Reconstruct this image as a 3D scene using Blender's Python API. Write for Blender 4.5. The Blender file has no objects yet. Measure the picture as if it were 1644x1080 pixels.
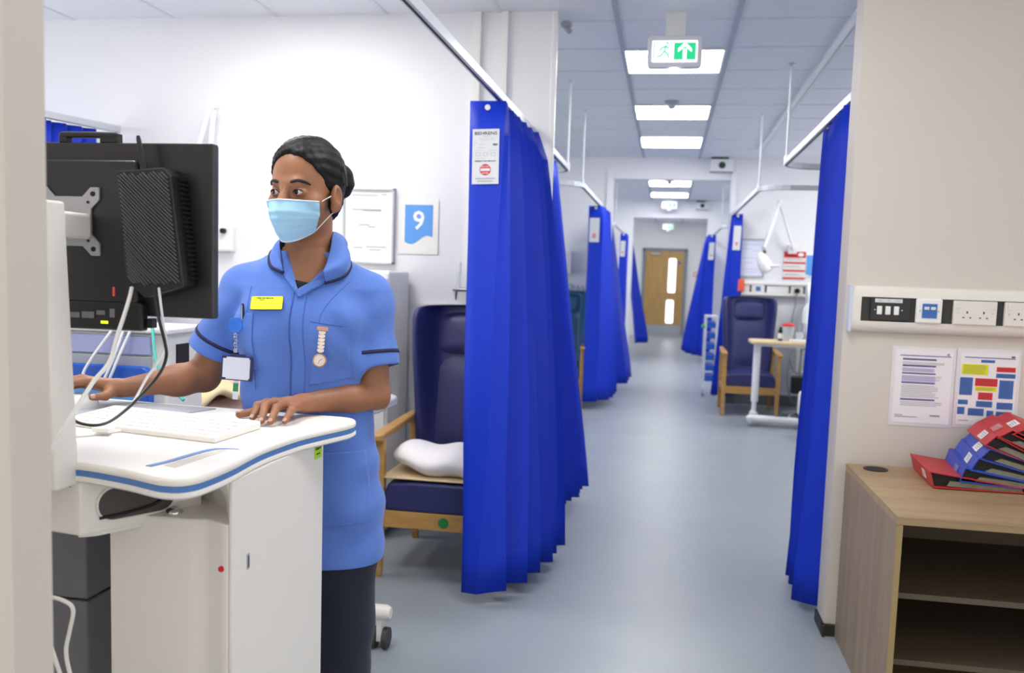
import bpy, bmesh, math, random
import numpy as np
from mathutils import Vector, Matrix, Euler
random.seed(7)
C = bpy.context.scene.collection
SC = bpy.context.scene
PI = math.pi

# ---------------------------------------------------------------- camera, world, exposure
EYE = Vector((0, 0, 1.35))
YAW, PITCH, ROLL = .1696, .0917, .0325
fw = Vector((-math.sin(YAW)*math.cos(PITCH), math.cos(YAW)*math.cos(PITCH), -math.sin(PITCH)))
rt = Vector((math.cos(YAW), math.sin(YAW), 0)); up = rt.cross(fw)
r2 = rt*math.cos(ROLL)+up*math.sin(ROLL); u2 = -rt*math.sin(ROLL)+up*math.cos(ROLL)
cd = bpy.data.cameras.new('camera'); cam = bpy.data.objects.new('camera', cd); C.objects.link(cam)
M3 = Matrix((r2, u2, -fw)).transposed()
cam.matrix_world = Matrix.Translation(EYE) @ M3.to_4x4()
cd.sensor_width = 36; cd.lens = 31.13; cd.shift_y = 30/1644
cd.clip_start = .05; cd.clip_end = 100
cd.dof.use_dof = True; cd.dof.focus_distance = 2.15; cd.dof.aperture_fstop = 4.0
SC.camera = cam
W = bpy.data.worlds.new('world'); SC.world = W; W.use_nodes = True
W.node_tree.nodes['Background'].inputs[0].default_value = (1, .96, .91, 1)
W.node_tree.nodes['Background'].inputs[1].default_value = .90
SC.view_settings.view_transform = 'Standard'; SC.view_settings.look = 'None'
SC.view_settings.exposure = 0.38; SC.view_settings.gamma = 1
SC.view_settings.use_curve_mapping = False

# ---------------------------------------------------------------- materials
def rgb(h):
    h = h.lstrip('#'); v = [int(h[i:i+2], 16)/255 for i in (0, 2, 4)]
    return tuple(x/12.92 if x <= .04045 else ((x+.055)/1.055)**2.4 for x in v)+(1,)
def mat(name, col, rough=.5, metal=0, spec=.5, emit=0, noise=0, nscale=20, bump=0, bscale=200, alpha=1, trans=0, sheen=0, sss=0, coat=0, ecol=None):
    m = bpy.data.materials.new(name); m.use_nodes = True
    nt = m.node_tree; b = nt.nodes['Principled BSDF']
    c = rgb(col) if isinstance(col, str) else tuple(col)+(1,)*(4-len(col))
    b.inputs['Base Color'].default_value = c
    b.inputs['Roughness'].default_value = rough; b.inputs['Metallic'].default_value = metal
    b.inputs['Specular IOR Level'].default_value = spec
    if emit:
        b.inputs['Emission Color'].default_value = rgb(ecol) if ecol else c
        b.inputs['Emission Strength'].default_value = emit
    if alpha < 1: b.inputs['Alpha'].default_value = alpha
    if trans: b.inputs['Transmission Weight'].default_value = trans
    if coat: b.inputs['Coat Weight'].default_value = coat
    if sheen: b.inputs['Sheen Weight'].default_value = sheen
    if sss:
        b.inputs['Subsurface Weight'].default_value = sss; b.inputs['Subsurface Radius'].default_value = (.012, .005, .003); b.inputs['Subsurface Scale'].default_value = 1
    if noise or bump:
        tc = nt.nodes.new('ShaderNodeTexCoord')
    if noise:
        n = nt.nodes.new('ShaderNodeTexNoise'); n.inputs['Scale'].default_value = nscale; n.inputs['Detail'].default_value = 5
        mx = nt.nodes.new('ShaderNodeMix'); mx.data_type = 'RGBA'
        d = tuple(max(0, x*(1-noise)) for x in c[:3])+(1,); e = tuple(min(1, x*(1+noise)) for x in c[:3])+(1,)
        mx.inputs['A'].default_value = d; mx.inputs['B'].default_value = e
        nt.links.new(tc.outputs['Object'], n.inputs['Vector']); nt.links.new(n.outputs['Fac'], mx.inputs['Factor']); nt.links.new(mx.outputs['Result'], b.inputs['Base Color'])
    if bump:
        n2 = nt.nodes.new('ShaderNodeTexNoise'); n2.inputs['Scale'].default_value = bscale; n2.inputs['Detail'].default_value = 3
        bp = nt.nodes.new('ShaderNodeBump'); bp.inputs['Strength'].default_value = bump; bp.inputs['Distance'].default_value = .002
        nt.links.new(tc.outputs['Object'], n2.inputs['Vector']); nt.links.new(n2.outputs['Fac'], bp.inputs['Height']); nt.links.new(bp.outputs['Normal'], b.inputs['Normal'])
    return m
def wood_mat(name, c1, c2, scale=(1, 12, 12), rough=.45):
    m = bpy.data.materials.new(name); m.use_nodes = True; nt = m.node_tree; b = nt.nodes['Principled BSDF']
    tc = nt.nodes.new('ShaderNodeTexCoord'); mp = nt.nodes.new('ShaderNodeMapping'); mp.inputs['Scale'].default_value = scale
    n = nt.nodes.new('ShaderNodeTexNoise'); n.inputs['Scale'].default_value = 2.2; n.inputs['Detail'].default_value = 8; n.inputs['Roughness'].default_value = .62; n.inputs['Distortion'].default_value = .35
    r = nt.nodes.new('ShaderNodeValToRGB'); r.color_ramp.elements[0].position = .3; r.color_ramp.elements[1].position = .7
    r.color_ramp.elements[0].color = rgb(c1); r.color_ramp.elements[1].color = rgb(c2)
    nt.links.new(tc.outputs['Object'], mp.inputs['Vector']); nt.links.new(mp.outputs['Vector'], n.inputs['Vector'])
    nt.links.new(n.outputs['Fac'], r.inputs['Fac']); nt.links.new(r.outputs['Color'], b.inputs['Base Color']); b.inputs['Roughness'].default_value = rough
    return m
def floor_mat():
    m = bpy.data.materials.new('vinyl_floor'); m.use_nodes = True; nt = m.node_tree; b = nt.nodes['Principled BSDF']
    tc = nt.nodes.new('ShaderNodeTexCoord')
    n = nt.nodes.new('ShaderNodeTexNoise'); n.inputs['Scale'].default_value = 2.5; n.inputs['Detail'].default_value = 6
    mx = nt.nodes.new('ShaderNodeMix'); mx.data_type = 'RGBA'; mx.inputs['A'].default_value = rgb('#8e979f'); mx.inputs['B'].default_value = rgb('#9da5ab')
    nt.links.new(tc.outputs['Object'], n.inputs['Vector']); nt.links.new(n.outputs['Fac'], mx.inputs['Factor'])
    v = nt.nodes.new('ShaderNodeTexNoise'); v.inputs['Scale'].default_value = 260; v.inputs['Detail'].default_value = 1
    m2 = nt.nodes.new('ShaderNodeMix'); m2.data_type = 'RGBA'; m2.inputs['B'].default_value = rgb('#8a94a1')
    mr0 = nt.nodes.new('ShaderNodeMapRange'); mr0.inputs[1].default_value = .55; mr0.inputs[2].default_value = .75; mr0.inputs[4].default_value = .8
    nt.links.new(tc.outputs['Object'], v.inputs['Vector']); nt.links.new(v.outputs['Fac'], mr0.inputs[0])
    nt.links.new(mx.outputs['Result'], m2.inputs['A']); nt.links.new(mr0.outputs[0], m2.inputs['Factor']); nt.links.new(m2.outputs['Result'], b.inputs['Base Color'])
    n3 = nt.nodes.new('ShaderNodeTexNoise'); n3.inputs['Scale'].default_value = 6; n3.inputs['Detail'].default_value = 4
    mr = nt.nodes.new('ShaderNodeMapRange'); mr.inputs[3].default_value = .32; mr.inputs[4].default_value = .42
    nt.links.new(tc.outputs['Object'], n3.inputs['Vector']); nt.links.new(n3.outputs['Fac'], mr.inputs[0]); nt.links.new(mr.outputs[0], b.inputs['Roughness'])
    b.inputs['Specular IOR Level'].default_value = .5
    return m
M = dict(
 wall=mat('white_wall_paint', '#eaebee', .6, bump=.05, bscale=300),
 cream=mat('dim_warm_lit_wall', '#d3cbc1', .6, bump=.05, bscale=300),  # near walls: dim, warm room light put into the wall colour
 ceil=mat('ceiling_tile', '#e6e9f0', .85, noise=.03, nscale=400),
 bar=mat('ceiling_bar_white', '#dde1e8', .5), bard=mat('ceiling_bar_grey', '#b2b7c6', .5),
 floor=floor_mat(), black=mat('black_skirting', '#2a2724', .5),
 lamp=mat('light_panel', '#ffffff', .5, emit=15.5, ecol='#fbfaf8'),
 lampwarm=mat('bay_light_panel', '#ffffff', .5, emit=17, ecol='#fffaf5'),
 frame=mat('lamp_frame', '#e4e6ea', .4),
 blue=mat('blue_curtain', '#0b34c2', .5, spec=.3, noise=.08, nscale=3, bump=.12, bscale=900),
 label=mat('label_white', '#d9dce0', .5), txt=mat('print_grey', '#4c4f55', .6), txtl=mat('print_pale', '#9a9da4', .6),
 red=mat('sign_red', '#d2232b', .5), white=mat('white_plastic', '#efeeea', .35), whitem=mat('white_metal', '#e9ebee', .3, spec=.6),
 offw=mat('offwhite_plastic', '#e6e1d8', .4), cart=mat('cart_white', '#eeeae4', .38, bump=.02, bscale=600), cartb=mat('cart_blue_edge', '#4f7fc0', .45),
 grey=mat('grey_column', '#76767a', .45, metal=.15), greyl=mat('light_grey', '#a9adb3', .45), steel=mat('steel', '#b9bcc0', .25, metal=1), chrome=mat('chrome', '#d8dadd', .12, metal=1),
 alu=mat('aluminium_rail', '#c9ced3', .35, metal=.5), rail=mat('white_rail', '#dfe3e8', .35),
 blk=mat('black_plastic', '#17181a', .42), blk2=mat('black_satin', '#222326', .32), slot=mat('dark_slot', '#0c0c0d', .6),
 vinyl=mat('navy_vinyl', '#2b2f63', .42, noise=.1, nscale=9, bump=.15, bscale=150), teal=mat('teal_vinyl', '#255a80', .45, noise=.08, nscale=9),
 beech=wood_mat('beech_wood', '#a97f43', '#c79b5a', (3, 3, 14), .4), pale=mat('pale_edge', '#dcc59a', .5),
 desk=wood_mat('desk_oak', '#82715d', '#9d8870', (9, 9, .7), .5), desktop=wood_mat('desk_oak_top', '#92795b', '#b0966f', (.8, 9, 9), .42),
 deskedge=mat('desk_edge', '#a08a5e', .5),
 door=wood_mat('door_oak', '#a8854f', '#c29b60', (8, 8, .8), .45), doorf=mat('door_frame_grey', '#7d8794', .5), glow=mat('lit_glass', '#eef6ff', .3, emit=1.4, ecol='#eef6ff'),
 pillow=mat('white_cotton', '#eceaea', .8, noise=.03, nscale=8, bump=1, bscale=14),
 paper=mat('paper', '#ece8ea', .6), purple=mat('print_purple', '#5b4a8c', .6), lilac=mat('print_lilac', '#c3b9dc', .6),
 pblue=mat('print_blue', '#3d69b4', .6), yel=mat('print_yellow', '#dede1c', .6), signb=mat('sign_blue', '#5f9fe6', .5), wht=mat('print_white', '#f6f6f6', .5),
 green=mat('exit_green', '#28c584', .5, emit=.55, ecol='#22d088'), ewhite=mat('exit_white', '#ffffff', .4, emit=1.0, ecol='#ffffff'), gdot=mat('green_dot', '#1e7a34', .5),
 folder=mat('folder_red', '#c0282c', .45), folderb=mat('folder_blue', '#2146b4', .4), folderd=mat('folder_inside', '#16161c', .6), sheets=mat('paper_edges', '#7d7b6c', .7, noise=.3, nscale=60),
 lime=mat('lime_sticker', '#b6e62a', .5), led=mat('green_led', '#c8e030', .4, emit=1.2, ecol='#c4ea20'),
 clear=mat('clear_plastic', '#e4f0f4', .08, alpha=.35, spec=.8), tube=mat('green_tube', '#4fc0b4', .3), tubew=mat('white_tube', '#eef0f4', .35),
 tray=mat('blue_tray', '#1d5cc4', .3), trayl=mat('light_blue_panel', '#5c9fe0', .35), lavender=mat('lavender_panel', '#a8add8', .4),
 blanket=mat('pink_blanket', '#dcb8ac', .85, noise=.18, nscale=14, bump=.4, bscale=40), blankety=mat('cream_blanket', '#e0cfa2', .85, noise=.12, nscale=22),
 sheet=mat('white_sheet', '#e8ebef', .8, bump=.4, bscale=22),
 orange=mat('orange_panel', '#e8604a', .5), rubber=mat('rubber', '#3a3a3c', .6), coil=mat('grey_tube', '#7d8388', .4),
)

# ---------------------------------------------------------------- mesh helpers
ORG = {}
class MB:
    def __init__(s): s.v = []; s.f = []; s.mi = []; s.k = 0
    def add(s, vs, fs):
        n = len(s.v); s.v += [tuple(p) for p in vs]; s.f += [tuple(i+n for i in f) for f in fs]; s.mi += [s.k]*len(fs); return s
    def box(s, x0, x1, y0, y1, z0, z1, X=None):
        vs = [Vector((x, y, z)) for z in (z0, z1) for y in (y0, y1) for x in (x0, x1)]
        if X is not None: vs = [X @ p for p in vs]
        return s.add(vs, [(0, 2, 3, 1), (4, 5, 7, 6), (0, 1, 5, 4), (2, 6, 7, 3), (0, 4, 6, 2), (1, 3, 7, 5)])
    def tube(s, pts, r, n=10, cap=True):
        pts = [Vector(p) for p in pts]; rs = r if isinstance(r, (list, tuple)) else [r]*len(pts)
        rings = []; prev = None
        for i, p in enumerate(pts):
            t = (pts[min(i+1, len(pts)-1)]-pts[max(i-1, 0)]).normalized()
            if prev is None: a = t.orthogonal().normalized()
            else: a = (prev-t*prev.dot(t)); a = a.normalized() if a.length > 1e-6 else t.orthogonal().normalized()
            prev = a; b = t.cross(a)
            rings.append([p+(a*math.cos(2*PI*k/n)+b*math.sin(2*PI*k/n))*rs[i] for k in range(n)])
        vs = [q for g in rings for q in g]; fs = []
        for i in range(len(rings)-1):
            for k in range(n): fs.append((i*n+k, i*n+(k+1) % n, (i+1)*n+(k+1) % n, (i+1)*n+k))
        if cap: fs += [tuple(range(n-1, -1, -1)), tuple((len(rings)-1)*n+k for k in range(n))]
        return s.add(vs, fs)
    def cyl(s, a, b, r, n=24, r1=None): return s.tube([a, b], [r, r if r1 is None else r1], n)
    def prism(s, pts, h, X=None):   # outline in local XY, extruded along local z by h (can be (z0,z1))
        z0, z1 = h if isinstance(h, tuple) else (0, h)
        n = len(pts); vs = [Vector((p[0], p[1], z)) for z in (z0, z1) for p in pts]
        if X is not None: vs = [X @ p for p in vs]
        return s.add(vs, [tuple(range(n-1, -1, -1)), tuple(range(n, 2*n))]+[(i, (i+1) % n, n+(i+1) % n, n+i) for i in range(n)])
    def lathe(s, prof, c=(0, 0, 0), n=28, X=None):
        vs = []; fs = []
        for r, z in prof:
            for k in range(n): vs.append(Vector((c[0]+r*math.cos(2*PI*k/n), c[1]+r*math.sin(2*PI*k/n), c[2]+z)))
        if X is not None: vs = [X @ p for p in vs]
        for i in range(len(prof)-1):
            for k in range(n): fs.append((i*n+k, i*n+(k+1) % n, (i+1)*n+(k+1) % n, (i+1)*n+k))
        fs += [tuple(range(n-1, -1, -1)), tuple((len(prof)-1)*n+k for k in range(n))]
        return s.add(vs, fs)
    def ball(s, c, r, n=20, m=12):
        r = (r, r, r) if not isinstance(r, (tuple, list)) else r
        vs = [(c[0], c[1], c[2]-r[2])]
        for i in range(1, m):
            th = PI*i/m
            for k in range(n): vs.append((c[0]+r[0]*math.sin(th)*math.cos(2*PI*k/n), c[1]+r[1]*math.sin(th)*math.sin(2*PI*k/n), c[2]-r[2]*math.cos(th)))
        vs.append((c[0], c[1], c[2]+r[2])); fs = []
        for k in range(n): fs.append((0, 1+(k+1) % n, 1+k)); fs.append((len(vs)-1, 1+(m-2)*n+k, 1+(m-2)*n+(k+1) % n))
        for i in range(m-2):
            for k in range(n): fs.append((1+i*n+k, 1+i*n+(k+1) % n, 1+(i+1)*n+(k+1) % n, 1+(i+1)*n+k))
        return s.add(vs, fs)
    def grid(s, rows, close=False):
        n = len(rows[0]); vs = [p for r in rows for p in r]; fs = []
        for i in range(len(rows)-1):
            for k in range(n if close else n-1): fs.append((i*n+k, i*n+(k+1) % n, (i+1)*n+(k+1) % n, (i+1)*n+k))
        return s.add(vs, fs)
    def build(s, name, m, parent=None, smooth=False, bevel=0, seg=2, solid=0, sub=0):
        me = bpy.data.meshes.new(name); off = Vector(ORG.get(parent.name, (0, 0, 0))) if parent is not None else Vector((0, 0, 0))
        me.from_pydata([tuple(Vector(p)-off) for p in s.v], [], s.f)
        ms = m if isinstance(m, (list, tuple)) else [m]
        for q in ms: me.materials.append(M[q] if isinstance(q, str) else q)
        if len(ms) > 1: me.polygons.foreach_set('material_index', s.mi)
        me.validate()
        if not solid and not any(len(f) < 3 for f in s.f):
            bm = bmesh.new(); bm.from_mesh(me); bmesh.ops.recalc_face_normals(bm, faces=bm.faces); bm.to_mesh(me); bm.free()
        o = bpy.data.objects.new(name, me); C.objects.link(o)
        if parent is not None: o.parent = parent; ORG[o.name] = tuple(off)
        if smooth:
            me.shade_smooth()
            if smooth != 2: me.set_sharp_from_angle(angle=math.radians(40))
        if solid: md = o.modifiers.new('thick', 'SOLIDIFY'); md.thickness = solid; md.offset = 0
        if bevel: md = o.modifiers.new('bevel', 'BEVEL'); md.width = bevel; md.segments = seg; md.limit_method = 'ANGLE'; md.angle_limit = .6
        if sub: md = o.modifiers.new('sub', 'SUBSURF'); md.levels = sub; md.render_levels = sub
        return o
def text(body, size, X, name, m, parent, align='CENTER', bold=0, sx=1):
    cu = bpy.data.curves.new('t', 'FONT'); cu.body = body; cu.size = size; cu.align_x = align; cu.align_y = 'CENTER'; cu.extrude = .0004; cu.offset = bold; cu.resolution_u = 2
    o = bpy.data.objects.new('t', cu); C.objects.link(o)
    bpy.context.view_layer.update()
    me = bpy.data.meshes.new_from_object(o.evaluated_get(bpy.context.evaluated_depsgraph_get())); bpy.data.objects.remove(o)
    mb = MB(); vs = [X @ Vector((v.co.x*sx, v.co.y, v.co.z)) for v in me.vertices]
    mb.add(vs, [tuple(p.vertices) for p in me.polygons]); bpy.data.meshes.remove(me)
    if name is None: return mb
    return mb.build(name, m, parent)
def front(x, y, z):     # text/plate frame facing the camera (-Y)
    return Matrix.Translation((x, y, z)) @ Matrix.Rotation(PI/2, 4, 'X')
def tag(o, label, cat, group=None, kind=None):
    if label: o['label'] = label
    if cat: o['category'] = cat
    if group: o['group'] = group
    if kind: o['kind'] = kind
    return o
def thing(name, label, cat, loc=(0, 0, 0), group=None, local=False):
    o = bpy.data.objects.new(name, None); C.objects.link(o); o.location = loc; o.empty_display_size = .1
    if not local: ORG[o.name] = tuple(loc)
    return tag(o, label, cat, group)
def struct(name, mb, m, **k):
    o = mb.build(name, m, **k); o['kind'] = 'structure'; return o
def dup(root, loc, rz=0, label=None, group=None, swap=None):
    r = root.copy(); C.objects.link(r); r.location = loc; r.rotation_euler = (0, 0, rz)
    if label: r['label'] = label
    if group: r['group'] = group
    def rec(a, b):
        for ch in [o for o in bpy.data.objects if o.parent == a]:
            c = ch.copy(); C.objects.link(c); c.parent = b
            if swap and c.data and c.data.materials and c.data.materials[0].name in swap:
                c.data = c.data.copy(); c.data.materials[0] = swap[ch.data.materials[0].name]
            rec(ch, c)
    rec(root, r); return r
def rrect(x0, x1, y0, y1, r, n=5):
    pts = []
    for cx, cy, a0 in ((x1-r, y0+r, -PI/2), (x1-r, y1-r, 0), (x0+r, y1-r, PI/2), (x0+r, y0+r, PI)):
        for k in range(n+1): a = a0+PI/2*k/n; pts.append((cx+r*math.cos(a), cy+r*math.sin(a)))
    return pts
def smooth_path(pts, n=8):
    P = [Vector(p) for p in pts]; P = [P[0]*2-P[1]]+P+[P[-1]*2-P[-2]]; out = []
    for i in range(1, len(P)-2):
        for k in range(n):
            t = k/n; a, b, c, d = P[i-1:i+3]
            out.append(.5*((2*b)+(c-a)*t+(2*a-5*b+4*c-d)*t*t+(3*b-a-3*c+d)*t**3))
    return out+[P[-2]]

# ---------------------------------------------------------------- setting
ZC = 2.67
struct('floor', MB().box(-5, 5, -3.5, 24, -.1, 0), 'floor')
struct('ceiling', MB().box(-5, 5, .6, 24, ZC, ZC+.1), 'ceil')
WY = 4.55
struct('wall_left_bay', MB().box(-5, -.62, WY, WY+.15, 0, ZC), 'wall')
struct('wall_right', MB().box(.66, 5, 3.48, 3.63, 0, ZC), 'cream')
mb = MB(); mb.box(-5, -.635, 10, 10.15, 0, ZC); mb.box(.64, 5, 10, 10.15, 0, ZC); mb.box(-.635, .64, 10, 10.15, 2.435, ZC)
struct('wall_ward_end', mb, 'wall')
mb = MB(); mb.box(-5, -.6, 15.3, 15.45, 0, ZC); mb.box(.63, 5, 15.3, 15.45, 0, ZC); mb.box(-.6, .63, 15.3, 15.45, 2.37, ZC)
struct('wall_second_bay', mb, 'wall')
mb = MB(); mb.box(-5, 5, 21, 21.15, 0, ZC)
struct('wall_far', mb, 'wall')
mb = MB(); mb.box(.9, 5, 18.2, 20.99, 0, ZC); struct('wall_lobby', mb, 'wall')
FILL_SPANS = [(1.6, 4.2), (5.4, 9.4), (11.0, 14.6), (16.2, 20.0)]
for nm, x0, x1 in (('wall_left', -4.4, -4.3), ('wall_outer', 4.3, 4.4)):
    mb = MB(); mb.box(x0, x1, .6, 21, 0, .95); mb.box(x0, x1, .6, 21, 2.35, ZC)
    ys = [.6]+[y for w in FILL_SPANS for y in w]+[21]
    for a, b in zip(ys[::2], ys[1::2]): mb.box(x0, x1, a, b, .95, 2.35)
    struct(nm, mb, 'wall')
k = 0
M['fill_glow'] = mat('added_fill_glow', '#ffffff', .5, emit=2.2, ecol='#f4f6fc')  # unseen glowing panes in the outer walls, added to brighten ceiling and walls
for sx in (-1, 1):
    for a, b in FILL_SPANS:
        k += 1
        w = struct('window_%d' % k, MB().box(sx*4.34-.01, sx*4.34+.01, a, b, .95, 2.35), 'fill_glow')
        f_ = MB()
        for y in (a+.03, (a+b)/2, b-.03): f_.box(sx*4.31-.01, sx*4.31+.01, y-.03, y+.03, 1.0, 2.3)
        f_.box(sx*4.31-.01, sx*4.31+.01, a, b, .955, 1.0); f_.box(sx*4.31-.01, sx*4.31+.01, a, b, 2.3, 2.345)
        f_.build('window_frame', 'white', w)
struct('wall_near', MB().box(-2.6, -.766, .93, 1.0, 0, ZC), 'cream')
mb = MB(); mb.box(.651, .66, 3.45, 3.63, .0, .045); mb.box(.651, 1.5, 3.465, 3.48, 0, .045)
struct('baseboard_right', mb, 'black')
struct('baseboard_left', MB().box(-5, -.62, WY-.012, WY, 0, .1), 'grey')
struct('baseboard_end', MB().box(.64, 5, 9.985, 10, 0, .12), 'grey')
struct('trim_1', MB().box(-5, -.62, WY-.008, WY, 1.165, 1.185), 'white')       # joint above the wall sheet
struct('trim_2', MB().box(-.625, -.6, WY-.012, WY+.03, 0, ZC-.001), 'white', bevel=.003)  # corner guard
struct('trim_3', MB().box(-1.03, -.99, WY-.025, WY, 0, ZC-.001), 'white')
struct('trim_4', MB().box(-.885, -.85, WY-.025, WY, 0, ZC-.001), 'white')
mb = MB(); mb.box(.64, .70, 9.96, 10, 0, 2.5); mb.box(-.70, -.635, 9.96, 10, 0, 2.5); struct('trim_5', mb, 'wall')
# ceiling bars
mb = MB()
for k in range(-9, 10):
    x = -.3+.6*k
    if k in (0, 1): continue
    if abs(x) < 5: mb.box(x-.012, x+.012, .6, 21, ZC-.004, ZC+.001)
k = 0
for i in range(-8, 29):
    y = 5.30+.563*i
    if .6 < y < 20.9: mb.box(-5, 5, y-.009, y+.009, ZC-.0035, ZC+.001)
struct('trim_6', mb, 'bar')
mb = MB()
for x in (-.312, .288): mb.box(x-.014, x+.014, .6, 21, ZC-.006, ZC+.001)
struct('trim_7', mb, 'bard')

# ---------------------------------------------------------------- ceiling lights
def ceiling_light(x, y, label, m='lamp', grp='square ceiling light panels', w=.28):
    t = thing('ceiling_light', label, 'ceiling light', (x, y, ZC-.003), grp)
    mb = MB(); mb.box(x-w-.012, x+w+.012, y-w-.012, y-w, ZC-.012, ZC-.003); mb.box(x-w-.012, x+w+.012, y+w, y+w+.012, ZC-.012, ZC-.003)
    mb.box(x-w-.012, x-w, y-w, y+w, ZC-.012, ZC-.003); mb.box(x+w, x+w+.012, y-w, y+w, ZC-.012, ZC-.003)
    mb.build('frame', 'frame', t)
    MB().box(x-w, x+w, y-w, y+w, ZC-.010, ZC-.0035).build('diffuser', m, t)
ceiling_light(-.02, 5.60, 'square ceiling light panel right behind the nearest exit sign')
ceiling_light(-.02, 7.27, 'second square ceiling light, behind the dome detector')
ceiling_light(-.02, 8.87, 'third square ceiling light, just before the first doorway header')
ceiling_light(-.02, 12.65, 'fourth ceiling light, first one beyond the doorway opening')
ceiling_light(-.02, 14.37, 'fifth ceiling light, just above the second exit sign')
ceiling_light(-.02, 19.35, 'farthest ceiling light, in front of the wooden door')
ceiling_light(2.0, 8.7, 'ceiling light panel over the bed bay numbered 15, hidden by the right curtain', 'lampwarm', w=.29)
for x, y, l, m_ in ((-1.85, 3.6, 'ceiling light panel above the bed bay numbered 9', 'lampwarm'), (-1.3, 1.75, 'ceiling light above the monitor and cart', 'lamp'),
                 (-.02, 2.3, 'ceiling light above the workstation, above the top of the picture', 'lamp'),
                 (1.9, 12.6, 'ceiling light in the far right bay', 'lampwarm'), (-1.9, 12.6, 'ceiling light in the far left bay', 'lampwarm'), (-1.9, 17.8, 'ceiling light in the farthest left bay', 'lamp')):
    ceiling_light(x, y, l, m_, w=.29)
# ---------------------------------------------------------------- exit signs, detectors, ceiling things
def exit_sign(cx, y, z0, w, h, label, detail=True):
    t = thing('exit_sign', label, 'exit sign', (cx, y, z0+h), 'green and white exit signs')
    R = MB(); X = front(cx, y, z0+h/2)
    R.prism(rrect(-w/2, w/2, -h/2, h/2, .022), (-.025, .025), X); R.build('housing', 'frame', t, smooth=True, bevel=.004)
    MB().box(cx-.05, cx+.05, y-.015, y+.015, z0+h, ZC).build('bracket', 'white', t)
    f = MB().prism(rrect(-w/2+.024, w/2-.024, -h/2+.026, h/2-.026, .006), (.025, .028), X).build('face', 'ewhite', t)
    MB().prism([(-.004, -h/2+.036), (w/2-.032, -h/2+.036), (w/2-.032, h/2-.036), (-.004, h/2-.036)], (.028, .0295), X).build('green_panel', 'green', f)
    a = MB(); s = h/.155; cxx = (w/2-.036)/2
    a.prism([(cxx-.009*s, -.038*s), (cxx+.009*s, -.038*s), (cxx+.009*s, .012*s), (cxx-.009*s, .012*s)], (.0295, .031), X)
    a.prism([(cxx-.033*s, -.004*s), (cxx-.033*s, .012*s), (cxx, .043*s), (cxx+.033*s, .012*s), (cxx+.033*s, -.004*s), (cxx, .024*s)], (.0295, .0312), X)
    a.build('arrow', 'ewhite', f)
    m = MB(); q = -w/4+.012                                             # running figure beside a doorway
    for seg in (((q+.012, .03), (q+.004, .0)), ((q+.004, .0), (q+.022, -.014)), ((q+.022, -.014), (q+.026, -.034)), ((q+.004, 0), (q-.012, -.022)), ((q-.012, -.022), (q-.03, -.024)), ((q+.01, .024), (q+.028, .014)), ((q+.01, .024), (q-.012, .014)), ((q-.012, .014), (q-.02, .0))):
        p = [X @ Vector((a_[0], a_[1]*s, .0285)) for a_ in seg]; m.cyl(p[0], p[1], .0038, 6)
    m.ball(tuple(X @ Vector((q+.018, .04*s, .0285))), .006)
    for x0, x1, y0, y1 in ((-w/2+.03, -w/2+.035, -.036, .04), (-w/2+.03, -w/2+.044, .036, .04)): m.prism([(x0, y0*s), (x1, y0*s), (x1, y1*s), (x0, y1*s)], (.028, .0292), X)
    m.build('running_figure', 'green' if detail else 'green', f)
    MB().lathe([(.02, 0), (.032, -.008), (.03, -.014), (.0, -.018)], (cx, y, z0)).build('lamp_lens', 'ewhite', t)
exit_sign(-.015, 4.62, 2.40, .27, .155, 'nearest exit sign, green panel with a white arrow pointing up')
exit_sign(-.02, 15.1, 2.50, .27, .145, 'middle exit sign, washed out white, over the second doorway', False)
exit_sign(-.03, 20.7, 2.45, .27, .16, 'farthest exit sign, above the wooden door', False)
def dome(x, y, label):
    t = thing('ceiling_detector', label, 'detector', (x, y, ZC), 'dome detectors on the ceiling')
    MB().lathe([(.055, 0), (.055, -.012), (.035, -.02)], (x, y, ZC)).build('base', 'greyl', t, smooth=True)
    MB().lathe([(.028, -.02), (.034, -.035), (.026, -.055), (.0, -.062)], (x, y, ZC)).build('dome', 'alu', t, smooth=True)
dome(-.025, 6.85, 'grey dome detector on the ceiling between the first two light panels')
dome(-.025, 12.28, 'small dome detector seen through the doorway against the fourth light')
mb = MB(); mb.lathe([(.03, 0), (.03, -.02), (.018, -.03)], (-.58, 4.75, ZC)); mb.cyl((-.58, 4.75, ZC-.03), (-.56, 4.72, ZC-.055), .014)
tag(mb.build('ceiling_sensor', 'greyl', smooth=True), 'small grey sensor on the ceiling beside the left wall end', 'sensor')
mb = MB().box(.835, .865, 3.7, 9.3, ZC-.02, ZC); struct('trim_8', mb, 'rail')
def wallunit(x, y, z, w, h, label):
    t = thing('wall_unit', label, 'wall unit', (x, y, z), 'white wall units with a round green button')
    MB().box(x-w/2, x+w/2, y-.09, y, z, z+h-.015).build('body', 'whitem', t, bevel=.006)
    MB().box(x-w/2+.01, x+w/2-.05, y-.095, y-.01, z+h-.02, z+h).build('top_grille', 'slot', t)
    MB().box(x-w/2, x+w/2, y-.095, y-.085, z, z+.012).build('bottom_strip', 'grey', t)
    MB().cyl((x+.005, y-.088, z+h*.48), (x+.005, y-.1, z+h*.48), .036, 24).build('round_button', mat('button_green', '#20402e', .4), t)
wallunit(.523, 10, 2.505, .24, .165, 'white wall unit with round dark button, above first doorway, nearer of two')
wallunit(.52, 15.3, 2.505, .20, .15, 'white wall unit with round dark button over the second doorway, farther one')

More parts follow.
